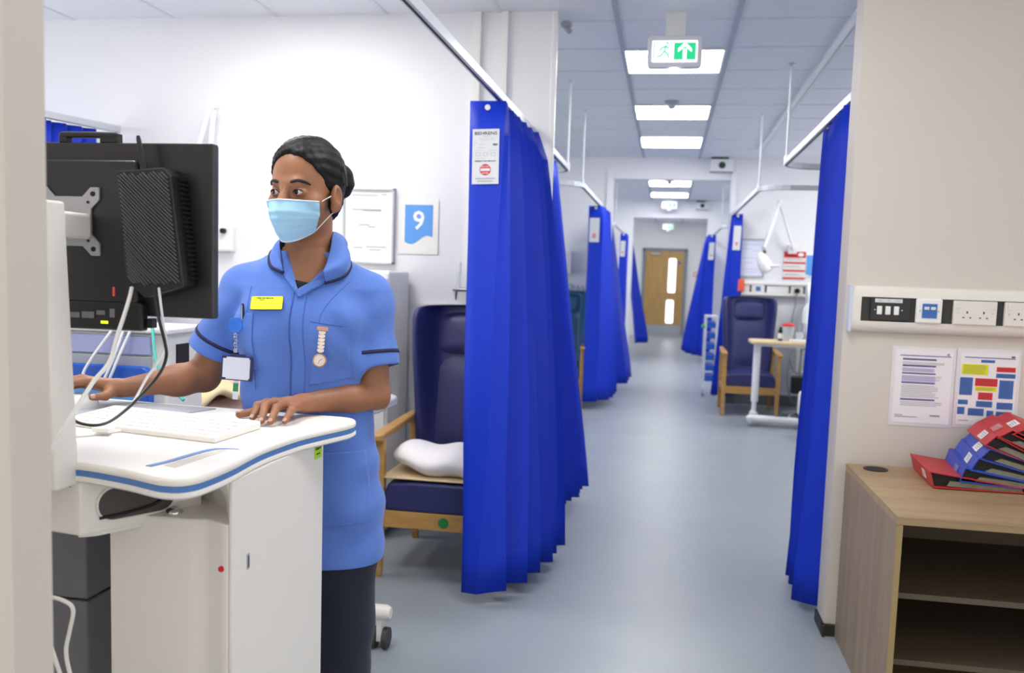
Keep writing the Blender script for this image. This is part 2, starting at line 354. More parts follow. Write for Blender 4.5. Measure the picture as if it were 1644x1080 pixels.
# ---------------------------------------------------------------- curtain rails
TZ = 2.075
def curtain_rail(pts, rods, label):
    t = thing('curtain_rail', label, 'curtain rail', pts[0], 'white ceiling-hung curtain rails')
    p = []
    mb = MB(); P = [Vector(q) for q in pts]; rows = []
    for i, q in enumerate(P):
        d = (P[min(i+1, len(P)-1)]-P[max(i-1, 0)]).normalized(); n = Vector((-d.y, d.x, 0))*.014
        rows.append([q+n+Vector((0, 0, .018)), q-n+Vector((0, 0, .018)), q-n-Vector((0, 0, .018)), q+n-Vector((0, 0, .018))])
    mb.grid(rows, close=True); mb.f += [(0, 1, 2, 3), tuple(len(mb.v)-4+k for k in (3, 2, 1, 0))]; mb.mi += [0, 0]
    mb.build('rail', 'alu', t, bevel=.003)
    mb = MB(); rows = []
    for i, q in enumerate(P):
        d = (P[min(i+1, len(P)-1)]-P[max(i-1, 0)]).normalized(); n = Vector((-d.y, d.x, 0))*.004
        rows.append([q+n-Vector((0, 0, .0178)), q-n-Vector((0, 0, .0178)), q-n-Vector((0, 0, .0192)), q+n-Vector((0, 0, .0192))])
    mb.grid(rows, close=True).build('runner_slot', 'slot', t)
    for r in rods:
        m = MB().cyl((r[0], r[1], TZ+.015), (r[0], r[1], ZC-.01), .0075, 12); m.lathe([(.022, 0), (.022, -.008), (.01, -.02)], (r[0], r[1], ZC-.001)); m.cyl((r[0], r[1], TZ-.015), (r[0], r[1], TZ+.045), .016, 12)
        m.build('hanger_rod', 'rail', t, smooth=True)
def corner(x, y, sx, L, n=6, r=.22):   # rail arriving along Y to the corner then turning toward sx
    return [(x+sx*r*(1-math.cos(a)), y-r+r*math.sin(a), TZ) for a in [PI/2*k/n for k in range(n+1)]]+[(x+sx*L, y, TZ)]
curtain_rail([(-.72, 1.3, TZ), (-.71, WY-.002, TZ)], [], 'long white curtain rail running overhead from the camera to the left wall end')
curtain_rail([(-.70, WY+.15, TZ)]+corner(-.70, 6.25, -1, 1.6), [(-.705, 6.12)], 'curtain rail just behind the left wall end with a hanging rod')
curtain_rail([(-2.3, 7.02, TZ), (-.92, 7.02, TZ)]+[(-.70-.22*(1-math.sin(a)), 7.02+.22*(1-math.cos(a)), TZ) for a in [PI/2*k/6 for k in range(7)]]+[(-.70, 9.99, TZ)], [(-.705, 7.2)], 'left curtain rail carrying the labelled curtain before the first doorway')
curtain_rail([(.68, 3.63, TZ)]+corner(.68, 5.85, 1, 1.7), [(.685, 5.7)], 'curtain rail at the right beside the near right curtain')
curtain_rail([(2.3, 7.13, TZ), (.9, 7.13, TZ)]+[(.68+.22*(1-math.sin(a)), 7.13+.22*(1-math.cos(a)), TZ) for a in [PI/2*k/6 for k in range(7)]]+[(.68, 9.99, TZ)], [(.685, 7.35)], 'right curtain rail in front of the bay numbered 15')
curtain_rail([(-2.2, 12.3, TZ), (-.92, 12.3, TZ)]+[(-.74-.2*(1-math.sin(a)), 12.3+.2*(1-math.cos(a)), TZ) for a in [PI/2*k/6 for k in range(7)]]+[(-.74, 15.29, TZ)], [(-.74, 12.5), (-.95, 12.3)], 'left curtain rail seen through the first doorway')
curtain_rail([(2.2, 12.3, TZ), (.92, 12.3, TZ)]+[(.70+.2*(1-math.sin(a)), 12.3+.2*(1-math.cos(a)), TZ) for a in [PI/2*k/6 for k in range(7)]]+[(.70, 15.29, TZ)], [(.70, 12.5), (.95, 12.3)], 'right curtain rail seen through the first doorway')
curtain_rail([(-.75, 10.15, TZ), (-.74, 11.2, TZ), (-.80, 11.4, TZ), (-1.0, 11.5, TZ), (-2.0, 11.5, TZ)], [(-.76, 11.3)], 'short left curtain rail directly behind the first doorway')
curtain_rail([(-.73, 15.45, TZ), (-.70, 17.0, TZ)], [(-.70, 16.9)], 'short curtain rail past the second doorway on the left')
curtain_rail([(-3.28, 3.4, TZ), (-3.03, 4.549, TZ)], [], 'short curtain rail at the far left above the monitor')

# ---------------------------------------------------------------- pleated blue curtains
def lerp(a, b, t): return Vector(a)*(1-t)+Vector(b)*t
def pathpt(P, s):
    P = [Vector(p) for p in P]; L = [(P[i+1]-P[i]).length for i in range(len(P)-1)]; d = s*sum(L)
    for i, l in enumerate(L):
        if d <= l or i == len(L)-1: return lerp(P[i], P[i+1], min(1, d/l)), (P[i+1]-P[i]).normalized()
        d -= l
def curtain(name, label, top, bot, n, at, ab, flap=None, plaque=None, detail=False, group='blue ward curtains', nz=14, first=-1, ease=1):
    """accordion-pleated curtain hung between a path on the rail and a path at the hem;
    flap=(top_left, top_right, bottom_left, bottom_right): flat leading panel facing the camera"""
    t = thing(name, label, 'curtain', top[0], group)
    k = 2*n+1; cols = []
    if flap: cols.append((Vector(flap[0]), Vector(flap[2]))); cols.append((Vector(flap[1]), Vector(flap[3])))
    rr = random.Random(len(label))
    for i in range(k):
        s = i/(k-1); a, da = pathpt(top, s); b, db = pathpt(bot, s)
        sg = first*(1 if i % 2 == 0 else -1)
        a = a+Vector((1, 0, 0))*sg*at*(1+.15*rr.uniform(-1, 1)); b = b+Vector((1, 0, 0))*sg*ab*(1+.25*rr.uniform(-1, 1))
        cols.append((a, b))
    mb = MB()
    sub = 3; rows = []
    for j in range(nz+1):
        v = j/nz; row = []
        for i, (a, b) in enumerate(cols):
            w = v if (flap and i < 2) else v**(1/ease)+.02*math.sin(v*7+i*1.3)*(v*(1-v))*2
            p = a*(1-w)+b*w; p.z = a.z*(1-v)+b.z*v
            p.x += .006*math.sin(9*v+i*2.1)*v; p.y += .008*math.sin(6*v+i)*v
            row.append(p)
        r2_ = []
        for i in range(len(row)-1):
            for q in range(sub):
                f_ = q/sub; m_ = row[i]*(1-f_)+row[i+1]*f_
                if q and flap is None or (q and i > 0): m_.y += .006*math.sin(PI*f_)*(1 if i % 2 else -1)
                r2_.append(m_)
        r2_.append(row[-1]); rows.append(r2_)
    body = mb.grid(rows).build('fabric', 'blue', t, smooth=True, solid=.003); body.data.set_sharp_from_angle(angle=math.radians(18))
    if plaque:
        tl, tr, h, dz = plaque          # corners (top left, top right) on the flap, height, drop
        tl = Vector(tl); tr = Vector(tr); u = (tr-tl); w = u.length; u.normalize()
        dn = (Vector(flap[2])-Vector(flap[0])).normalized(); nrm = u.cross(dn).normalized()
        if nrm.y > 0: nrm = -nrm
        X = Matrix.Translation((tl+tr)/2+dn*h/2+nrm*.004) @ Matrix((u, -dn, nrm)).transposed().to_4x4()
        lb = MB().prism([(-w/2, -h/2), (w/2, -h/2), (w/2, h/2), (-w/2, h/2)], (0, .0015), X).build('label', 'label', t)
        d = MB(); r = w*.21; cy = -h*.24
        d.prism([(r*math.cos(2*PI*q/28), cy+r*math.sin(2*PI*q/28)) for q in range(28)], (.0015, .0022), X); d.build('red_disc', 'red', lb)
        MB().prism([(-r*.86, cy-r*.24), (r*.86, cy-r*.24), (r*.86, cy+r*.24), (-r*.86, cy+r*.24)], (.0022, .0028), X).build('white_bar', 'label', lb)
        T = lambda s_, x_, y_, sz, m_='txt', b=0, sx=1, z=.0018: text(s_, sz, X @ Matrix.Translation((x_, y_, z)), 'lettering', m_, lb, bold=b, sx=sx)
        if detail:
            T('BEHRENS', 0, h*.42, w*.165, 'txt', .0003, 1.25)
            T('RESPECT MY PRIVACY', 0, -h*.085, w*.07, 'txt', .0003, 1.15)
            T('DO NOT', 0, cy+r*.55, w*.08, 'label', .0002, 1, .0026); T('ENTER', 0, cy-r*.62, w*.08, 'label', .0002, 1, .0026)
            T('PLEASE ASK PERMISSION', 0, -h*.40, w*.062, 'txt', 0, 1.1); T('BEFORE ENTERING', 0, -h*.45, w*.062, 'txt', 0, 1.1)
            T('curtain hung', 0, h*.37, w*.05, 'txtl'); T('2021', w*.36, h*.215, w*.09, 'txt', .0008)
            ln = MB()
            for (x0, x1, y_, th) in ((-.25, .3, .33, .004), (-.2, .15, .3, .004), (.2, .35, .3, .004), (-.44, -.3, .25, .003), (-.25, -.05, .22, .004), (-.44, -.35, .2, .003), (-.3, 0, .16, .004), (-.4, -.1, .11, .003), (.1, .42, .11, .003), (-.35, .0, -.035, .003)):
                ln.prism([(x0*w, y_*h), (x1*w, y_*h), (x1*w, y_*h+th*h), (x0*w, y_*h+th*h)], (.0015, .0021), X)
            for cx_ in (-.28, 0, .28):
                for (x0, x1, y0, y1) in ((-.08, .08, .0, .004), (-.08, .08, .06, .064), (-.08, -.07, 0, .064), (.07, .08, 0, .064)):
                    ln.prism([((cx_+x0)*w, y0*h+.01*h), ((cx_+x1)*w, y0*h+.01*h), ((cx_+x1)*w, y1*h+.01*h), ((cx_+x0)*w, y1*h+.01*h)], (.0015, .0021), X)
            ln.build('printed_lines', 'txtl', lb)
            st = (Vector(flap[0])+Vector(flap[1]))/2+dn*.028+nrm*.004
            MB().prism([(.012*math.cos(2*PI*q/20), .012*math.sin(2*PI*q/20)) for q in range(20)], (0, .004), Matrix.Translation(st) @ X.to_3x3().to_4x4()).build('snap_button', 'white', t, bevel=.001)
        else:
            st = (Vector(flap[0])+Vector(flap[1]))/2+dn*.02+nrm*.004
            MB().prism([(.014*math.cos(2*PI*q/14), .014*math.sin(2*PI*q/14)) for q in range(14)], (0, .004), Matrix.Translation(st) @ X.to_3x3().to_4x4()).build('snap_button', 'white', t)
    return t
ft = ((-.829, 3.627, 2.05), (-.681, 3.628, 2.05), (-.768, 3.43, .05), (-.692, 3.415, .05))
curtain('privacy_curtain', 'nearest left curtain with large printed label, beside the nurse',
        [(-.735, 3.70, 2.05), (-.715, 4.42, 2.05)], [(-.655, 3.47, .055), (-.59, 3.60, .055), (-.535, 3.85, .06), (-.50, 4.15, .06)], 5, .05, .07, flap=ft, ease=1.9,
        plaque=((-.811, 3.612, 1.932), (-.700, 3.613, 1.935), .225, 0), detail=True, first=1)
curtain('privacy_curtain', 'blue curtain behind the left wall end, hem flaring into the corridor',
        [(-.735, 4.74, 2.05), (-.725, 5.5, 2.05)], [(-.60, 4.74, .08), (-.52, 4.92, .08), (-.47, 5.3, .08)], 6, .022, .06, first=1)
ft = ((-.80, 8.95, 2.05), (-.655, 8.93, 2.05), (-.79, 8.9, .08), (-.645, 8.93, .08))
curtain('privacy_curtain', 'labelled blue curtain on the left just before the first doorway',
        [(-.69, 8.98, 2.05), (-.68, 9.85, 2.05)], [(-.60, 8.98, .09), (-.545, 9.3, .09), (-.53, 9.85, .09)], 4, .04, .05, flap=ft, plaque=((-.785, 8.93, 1.93), (-.685, 8.915, 1.93), .24, 0))
curtain('privacy_curtain', 'dark blue curtain just past the first doorway on the left, unlabelled',
        [(-.76, 10.3, 2.05), (-.74, 11.3, 2.05)], [(-.66, 10.3, .09), (-.46, 10.55, .09), (-.43, 11.3, .09)], 3, .03, .045, first=1)
ft = ((-.765, 14.4, 2.05), (-.66, 14.38, 2.05), (-.80, 14.35, .1), (-.69, 14.35, .1))
curtain('privacy_curtain', 'narrow labelled blue curtain on the left beyond the first doorway',
        [(-.70, 14.45, 2.05), (-.69, 15.1, 2.05)], [(-.70, 14.4, .1), (-.68, 15.1, .1)], 3, .03, .03, flap=ft, plaque=((-.755, 14.37, 1.93), (-.675, 14.36, 1.93), .25, 0))
curtain('privacy_curtain', 'farthest left curtain, past the second doorway beside the wooden door',
        [(-.72, 15.7, 2.05), (-.70, 16.6, 2.05)], [(-.52, 15.7, .2), (-.38, 15.9, .2), (-.36, 16.6, .2)], 3, .04, .07, first=1)
curtain('privacy_curtain', 'nearest right curtain hanging against the right wall end',
        [(.695, 3.66, 2.05), (.72, 4.35, 2.05)], [(.632, 3.67, .04), (.69, 4.3, .04)], 6, .045, .058, first=1)
ft = ((.665, 9.88, 2.06), (.775, 9.90, 2.07), (.62, 9.88, .1), (.80, 9.92, .1))
curtain('privacy_curtain', 'labelled blue curtain behind the navy chair of bay 15',
        [(.675, 9.89, 2.05), (.68, 9.95, 2.03)], [(.60, 9.87, .1), (.575, 9.92, .1)], 2, .02, .05, flap=ft, plaque=((.685, 9.87, 1.94), (.765, 9.885, 1.94), .26, 0))
ft = ((.60, 14.2, 2.05), (.72, 14.18, 2.05), (.56, 14.6, .12), (.74, 14.6, .12))
curtain('privacy_curtain', 'flared labelled curtain on the right beyond the first doorway',
        [(.60, 14.25, 2.03), (.62, 15.2, 2.0)], [(.50, 14.65, .13), (.36, 14.95, .15), (.34, 15.25, .16)], 3, .025, .05, flap=ft, plaque=((.625, 14.17, 1.93), (.705, 14.16, 1.93), .27, 0))
curtain('privacy_curtain', 'blue curtain at the far left edge, above the monitor',
        [(-3.21, 4.02, 2.055), (-3.08, 4.45, 2.055)], [(-3.21, 4.02, .2), (-3.08, 4.45, .2)], 5, .02, .03,
        flap=((-3.30, 3.98, 2.055), (-3.10, 4.05, 2.055), (-3.3, 3.98, .2), (-3.10, 4.05, .2)))

# ---------------------------------------------------------------- high back chair (local frame, facing -Y)
def make_chair():
    t = thing('high_back_chair', '', 'chair', (0, 0, 0), 'wing-backed ward armchairs', local=True)
    w = .275
    # back: tall padded slab with wings, leaning back
    mb = MB(); rows = []
    prof = [(.33, .232, .0), (.50, .24, .005), (.75, .25, .02), (.95, .265, .04), (1.10, .275, .05), (1.165, .27, .05), (1.19, .24, .04)]
    def rowfront(z, hw, wing, th):
        yb = .20+.16*(z-.33)
        return [Vector((-hw, yb-wing-.0, z)), Vector((-hw+.04, yb-wing*.9, z)), Vector((-hw+.085, yb-.01, z)), Vector((-hw*.3, yb, z)), Vector((hw*.3, yb, z)), Vector((hw-.085, yb-.01, z)), Vector((hw-.04, yb-wing*.9, z)), Vector((hw, yb-wing, z)),
                Vector((hw+.012, yb-wing*.5+.02, z)), Vector((hw, yb+th, z)), Vector((0, yb+th+.012, z)), Vector((-hw, yb+th, z)), Vector((-hw-.012, yb-wing*.5+.02, z))]
    wings = [.02, .05, .11, .15, .17, .15, .12]
    for (z, hw, _), wg in zip(prof, wings): rows.append(rowfront(z, hw, wg, .09))
    mb.grid(rows, close=True); n = 13
    mb.f += [tuple(range(n-1, -1, -1)), tuple(6*n+q for q in range(n))]; mb.mi += [0, 0]
    back = mb.build('backrest', 'vinyl', t, smooth=2, sub=2)
    # head pad and lumbar pad
    def pad(z0, z1, hw, th, name):
        m = MB(); rows = []
        for i in range(9):
            v = i/8; z = z0+(z1-z0)*v; r = []
            for j in range(9):
                u = j/8*2-1; e = (1-abs(u)**6)*(1-abs(2*v-1)**6)
                r.append(Vector((u*hw, .20+.16*(z-.33)-th*e-.002, z)))
            rows.append(r)
        return m.grid(rows).build(name, 'vinyl', back, smooth=2)
    pad(.945, 1.15, .195, .035, 'head_pad'); pad(.46, .935, .195, .022, 'back_pad')
    mb = MB(); rows = []
    for j in range(11):
        y = -.30+.54*j/10
        e = .012*math.sin(PI*j/10)
        rows.append([Vector((-.235, y, .30)), Vector((-.245, y, .36)), Vector((-.225, y, .42+e)), Vector((-.1, y, .43+e*1.6)), Vector((.1, y, .43+e*1.6)), Vector((.225, y, .42+e)), Vector((.245, y, .36)), Vector((.235, y, .30))])
    mb.grid(rows, close=True); mb.f += [tuple(range(8)), tuple(80+q for q in range(7, -1, -1))]; mb.mi += [0, 0]
    mb.build('seat_cushion', 'vinyl', t, smooth=True, bevel=.012, seg=3)
    for s in (-1, 1):
        def leg(pts, wd=.02):
            m = MB(); rows = []
            for x, y, z, a in pts: rows.append([Vector((x-a, y-a, z)), Vector((x+a, y-a, z)), Vector((x+a, y+a, z)), Vector((x-a, y+a, z))])
            m.grid(rows, close=True); m.f += [(3, 2, 1, 0), tuple(len(m.v)-4+q for q in range(4))]; m.mi += [0, 0]
            m.build('leg', 'beech', t, bevel=.004)
        leg([(s*.262, -.295, 0, .016), (s*.262, -.29, .3, .022), (s*.262, -.285, .62, .02)])
        leg([(s*.262, .30, 0, .015), (s*.262, .25, .3, .021), (s*.262, .235, .62, .018)])
        X = Matrix.Translation((s*.268, -.03, .62)) @ Matrix.Rotation(math.radians(2), 4, 'X')
        m = MB().prism([(-.03, -.30), (-.022, -.315), (.022, -.315), (.03, -.30), (.027, .1), (.018, .29), (-.018, .29), (-.027, .1)], (0, .03), X)
        m.build('armrest', 'beech', t, bevel=.008, seg=3)
        MB().box(s*.262-.012, s*.262+.012, -.28, .25, .235, .295).build('side_rail', 'beech', t, bevel=.003)
    MB().box(-.25, .25, -.30, -.275, .225, .30).build('front_rail', 'beech', t, bevel=.003)
    MB().box(-.245, .245, .235, .26, .235, .30).build('rear_rail', 'beech', t)
    MB().cyl((.03, -.3005, .262), (.03, -.304, .262), .023, 24).build('green_dot_sticker', 'gdot', t)
    return t
ch = make_chair(); ch.location = (-.935, 3.96, 0); ch['label'] = 'navy wing-backed armchair with a white pillow, beside the nurse'
dup(ch, (.872, 9.36, 0), 0, 'navy high-backed armchair behind the overbed table in bay 15')
dup(ch, (-1.07, 9.25, 0), 0, 'teal armchair half hidden between the left curtains', swap={'navy_vinyl': M['teal']})
# pillow
mb = MB(); rows = []
for i in range(17):
    u = i/8-1; r = []
    for j in range(16):
        a = 2*PI*j/16; e = max(0, 1-abs(u)**4)**.5
        cx, cy = .26*u, .17*math.cos(a)*max(.16, e)*(1+.06*math.sin(5*u+a)); z = .075*math.sin(a)*max(.1, e)*(1+.10*math.sin(4*u+1))
        r.append(Vector((-.93+cx, 3.83+cy-.02*u, 505e-3+z*.9+.02*u*-1+.012*math.sin(7*u))))
    rows.append(r)
mb.grid(rows, close=True); mb.f += [tuple(range(16)), tuple(256+q for q in range(15, -1, -1))]; mb.mi += [0, 0]
tag(mb.build('pillow', 'pillow', smooth=2, sub=1), 'white pillow lying on the seat of the navy chair beside the nurse', 'pillow')
tag(MB().box(-1.19, -.73, 3.66, 4.06, .442, .450).build('seat_pad', 'pale', bevel=.003), 'thin cream pad under the white pillow on the navy chair', 'pad')

# ---------------------------------------------------------------- bay 9 wall things
t = thing('whiteboard', 'white notice board with silver frame behind the nurse', 'whiteboard', (-1.57, WY, 1.385))
MB().box(-1.70, -1.44, WY-.02, WY-.003, 1.392, 1.762).build('board', 'white', t)
m = MB()
for a in ((-1.712, -1.428, 1.762, 1.776), (-1.712, -1.428, 1.378, 1.392), (-1.712, -1.70, 1.378, 1.776), (-1.44, -1.428, 1.378, 1.776)): m.box(a[0], a[1], WY-.032, WY-.003, a[2], a[3])
m.build('frame', 'alu', t, bevel=.003)
m = MB()
for k, (x0, x1, z) in enumerate(((-1.66, -1.52, 1.735), (-1.50, -1.47, 1.74), (-1.66, -1.50, 1.66), (-1.6, -1.5, 1.655), (-1.62, -1.56, 1.58), (-1.57, -1.53, 1.57), (-1.65, -1.6, 1.46), (-1.58, -1.47, 1.465), (-1.56, -1.5, 1.45))): m.box(x0, x1, WY-.0215, WY-.02, z, z+.004)
m.build('handwriting', 'txtl', t)
t = thing('bay_number_sign', 'bay number 9 sign, white number on blue', 'sign', (-1.30, WY, 1.43), 'blue bay number signs')
def wave_sign(x0, x1, z0, z1, y, parent, num, tw, off=0):
    w = x1-x0; h = z1-z0
    bx0, bx1, bz1, bz0 = x0+w*.16, x1-w*.14, z1-h*.10, z0+h*.26
    pts = [(bx0, bz1), (bx1, bz1)][::-1]+[(bx0, z0+h*.19)]
    for k in range(13): s = k/12; pts.append((bx0+(bx1-bx0)*s, z0+h*(.22+.075*(s)-.06*math.sin(s*2*PI*.95))))
    pts = [(p[0], p[1]) for p in pts]
    X = Matrix.Translation((0, y, 0)) @ Matrix.Rotation(PI/2, 4, 'X')
    MB().prism(rrect(x0, x1, z0, z1, .004), (0, .004), X).build('backing', 'white', parent)
    pn = MB().prism(pts, (.004, .0055), X).build('blue_wave', 'signb', parent)
    text(num, tw, front((bx0+bx1)/2, y-.006, z0+h*.60), 'numeral', 'wht', pn, bold=.002)
wave_sign(-1.408, -1.192, 1.437, 1.722, WY-.002, t, '9', .135)
t = thing('exam_lamp', 'white wall-mounted exam lamp arm behind the monitor', 'lamp', (-2.40, WY, 1.6), 'white articulated exam lamps')
m = MB().tube([(-2.47, WY-.02, 1.52), (-2.45, WY-.10, 1.66), (-2.40, WY-.12, 2.17)], .016, 12); m.build('lower_arm', 'whitem', t, smooth=True)
MB().tube([(-2.40, WY-.15, 2.18), (-2.50, WY-.28, 1.62)], .012, 12).build('upper_arm', 'whitem', t, smooth=True)
MB().tube([(-2.40, WY-.145, 2.18), (-2.40, WY-.095, 2.18)], .024, 16).build('joint', 'whitem', t, smooth=True)
MB().lathe([(.02, .06), (.06, .02), (.10, -.04), (.10, -.055)], (-2.51, WY-.30, 1.56)).build('lamp_head', 'white', t, smooth=True)
m = MB().box(-2.50, -2.33, WY-.05, WY, 1.42, 1.56); m.build('wall_bracket', 'white', t, bevel=.01)
MB().cyl((-2.375, WY-.05, 1.53), (-2.375, WY-.075, 1.53), .014).build('lock_knob', 'slot', t)
t = thing('gas_outlet', 'medical gas outlet with pale flowmeter by the near left curtain', 'gas outlet', (-1.03, WY, 1.28))
MB().box(-1.0, -.93, WY-.03, WY, 1.22, 1.36).build('outlet_plate', mat('oxygen_cream', '#e8dfae', .4), t, bevel=.004)
MB().box(-1.0, -.93, WY-.034, WY-.02, 1.335, 1.345).build('dark_line', 'grey', t)
MB().tube([(-1.09, WY-.06, 1.26), (-1.0, WY-.06, 1.26), (-1.0, WY-.02, 1.26)], .013, 12).build('nozzle', 'chrome', t, smooth=True)
MB().cyl((-1.065, WY-.06, 1.26), (-1.06, WY-.06, 1.40), .013, 12, .012).build('flow_tube', 'clear', t, smooth=True)
MB().cyl((-1.075, WY-.06, 1.26), (-1.075, WY-.06, 1.205), .012, 12, .005).build('outlet_tip', 'chrome', t, smooth=True)
MB().box(-.985, -.94, WY-.07, WY-.03, 1.20, 1.24).build('teal_valve', mat('teal_part', '#2f8a76', .5), t, bevel=.004)
# tall white cabinet behind the nurse
t = thing('bedside_cabinet', 'slim tall white cabinet standing behind the nurse against the wall', 'cabinet', (-1.43, 4.4, 0))
MB().box(-1.53, -1.335, 4.18, 4.52, .04, 1.345).build('body', 'white', t, bevel=.015, seg=3)
MB().box(-1.52, -1.345, 4.165, 4.179, .10, 1.31).build('door', 'white', t, bevel=.008)
MB().box(-1.38, -1.365, 4.145, 4.165, .7, .84).build('handle', 'alu', t, bevel=.003)
m = MB()
for x in (-1.49, -1.37):
    for y in (4.22, 4.48): m.cyl((x, y, 0), (x, y, .045), .015)
m.build('feet', 'rubber', t)

# ---------------------------------------------------------------- bay 9 bed with bedding
def bed(x0, x1, y0, y1, zt, label, bl, raised=50, group='white hospital beds'):
    t = thing('hospital_bed', label, 'bed', ((x0+x1)/2, y0, 0), group)
    MB().box(x0+.03, x1-.03, y0+.05, y1-.05, zt-.30, zt-.24).build('frame', 'whitem', t, bevel=.01)
    m = MB(); m.box(x0+.15, x1-.15, y0+.2, y1-.3, .14, .2); m.box(x0+.3, x1-.3, y0+.5, y0+.6, .18, zt-.28); m.box(x0+.3, x1-.3, y1-.8, y1-.7, .18, zt-.28); m.build('undercarriage', 'greyl', t, bevel=.006)
    for x in (x0+.12, x1-.12):
        for y in (y0+.15, y1-.3):
            m = MB(); m.cyl((x-.02, y, .065), (x+.02, y, .065), .065, 20); m.box(x-.03, x+.03, y-.03, y+.03, .10, .2); m.build('castor', 'greyl', t, smooth=True)
    yh = y1-.85; rows = []
    n = 26
    for i in range(n+1):
        s = i/n; L = 1.95*s; flat = yh-y0-.05
        if L < flat: y, z = y0+.05+L, zt
        else:
            r = L-flat; a = math.radians(raised); y, z = yh+r*math.cos(a), zt+r*math.sin(a)
        rows.append((y, z, s))
    g = []
    for y, z, s in rows:
        g.append([Vector((x0+.04, y, z-.20)), Vector((x0+.03, y, z-.1)), Vector((x0+.05, y, z-.01)), Vector(((x0+x1)/2, y, z)), Vector((x1-.05, y, z-.01)), Vector((x1-.03, y, z-.1)), Vector((x1-.04, y, z-.20))])
    m = MB().grid(g, close=True); m.f += [tuple(range(7)), tuple(n*7+q for q in range(6, -1, -1))]; m.mi += [0, 0]
    m.build('mattress', 'sheet', t, smooth=True)
    g = []
    rr = random.Random(3)
    for i in range(25):
        s = i/24; y = y0+.07+s*(yh-y0+.05); r = []
        for j in range(25):
            u = j/12-1; x = (x0+x1)/2+u*((x1-x0)/2+.015)
            z = zt+.02+.11*math.exp(-((abs(u)-.35)/.22)**2)*(1-.2*s)+.012*math.sin(9*s+6*u)+.01*math.sin(17*u+5*s)
            if abs(u) > .85: z -= (abs(u)-.85)/.15*.25
            r.append(Vector((x, y, z)))
        g.append(r)
    MB().grid(g).build('blanket', bl, t, smooth=2, solid=.02, sub=1)
    m = MB(); m.prism(rrect(x0, x1, zt-.35, zt+.04, .07), (-.02, .02), Matrix.Translation((0, y0, 0)) @ Matrix.Rotation(PI/2, 4, 'X')); m.build('footboard', 'white', t, smooth=True, bevel=.008)
    m = MB(); m.prism(rrect(x0, x1, zt-.35, zt+.45, .07), (-.02, .02), Matrix.Translation((0, y1, 0)) @ Matrix.Rotation(PI/2, 4, 'X')); m.build('headboard', 'white', t, smooth=True, bevel=.008)
    return t
t9 = bed(-2.36, -1.54, 2.72, 4.50, .80, 'white hospital bed with pink and cream blankets behind the workstation', 'blanket', 24)
m = MB(); g = []
for i in range(13):
    s = i/12; r = []
    for j in range(21):
        u = j/10-1; r.append(Vector((-1.95+u*.40, 2.80+s*.42+.05*math.sin(4*u), .875+.10*math.exp(-((abs(u)-.35)/.25)**2)+.022*math.sin(8*s+5*u))))
    g.append(r)
tag(MB().grid(g).build('cream_blanket', 'blankety', smooth=2, solid=.03, sub=1), 'cream folded blanket across the foot of the bed behind the workstation', 'blanket')
m = MB()
for (a, b) in (((-1.50, 3.05, .60), (-1.50, 3.05, .98)), ((-1.50, 3.8, .60), (-1.50, 3.8, .98))): m.cyl(a, b, .014, 10)
m.tube([(-1.50, 3.05, .98), (-1.50, 3.1, 1.01), (-1.50, 3.75, 1.01), (-1.50, 3.8, .98)], .016, 10); m.cyl((-1.50, 3.05, .8), (-1.50, 3.8, .8), .01, 10)
m.build('side_rail', 'whitem', t9, smooth=True)
# trolley with blue drawers seen under the monitor
t = thing('drawer_trolley', 'white equipment trolley with blue drawer front seen under the monitor', 'trolley', (-1.8, 2.5, 0))
MB().box(-2.11, -1.478, 2.45, 2.66, .12, 1.135).build('body', 'white', t, bevel=.01, seg=3)
MB().box(-2.09, -1.525, 2.437, 2.45, 1.068, 1.125).build('upper_panel', 'lavender', t, bevel=.003)
MB().box(-2.09, -1.525, 2.438, 2.45, 1.00, 1.064).build('middle_panel', 'greyl', t, bevel=.003)
dr = MB().prism(rrect(-2.09, -1.52, .86, 1.035, .024), (0, .035), Matrix.Translation((0, 2.45, 0)) @ Matrix.Rotation(PI/2, 4, 'X')).build('blue_drawer', 'tray', t, smooth=True, bevel=.005)
MB().box(-2.05, -1.56, 2.405, 2.413, .88, .985).build('drawer_face', 'trayl', dr, bevel=.003)
MB().box(-1.479, -1.474, 2.50, 2.57, 1.04, 1.10).build('side_slot', 'slot', t)
MB().box(-2.13, -1.46, 2.43, 2.68, 1.135, 1.152).build('top', 'white', t, bevel=.005)
m = MB()
for x in (-2.03, -1.56):
    for y in (2.50, 2.62): m.cyl((x-.015, y, .05), (x+.015, y, .05), .05, 18); m.box(x-.012, x+.012, y-.012, y+.012, .06, .13)
m.build('castors', 'rubber', t, smooth=True)
tag(MB().tube(smooth_path([(-1.63, 2.425, 1.158), (-1.685, 2.39, 1.06), (-1.71, 2.38, 1.0), (-1.66, 2.38, .975), (-1.625, 2.39, 1.04), (-1.60, 2.425, 1.158)]), .0045, 8).build('looped_tube', 'tubew', smooth=True), 'white looped tube hanging in front of the blue drawer trolley', 'tube')
tag(MB().tube(smooth_path([(-1.575, 2.425, 1.158), (-1.61, 2.39, 1.04), (-1.64, 2.385, .95), (-1.63, 2.385, .85)]), .0045, 8).build('straight_tube', 'tubew', smooth=True), 'white tube hanging straight down beside the looped one', 'tube')
tag(MB().tube(smooth_path([(-1.51, 2.424, 1.158), (-1.47, 2.38, 1.06), (-1.42, 2.36, 1.0), (-1.36, 2.34, .955)]), .005, 8).build('oxygen_tube', 'tube', smooth=True), 'thin green oxygen tube hanging behind the white monitor cable', 'tube')
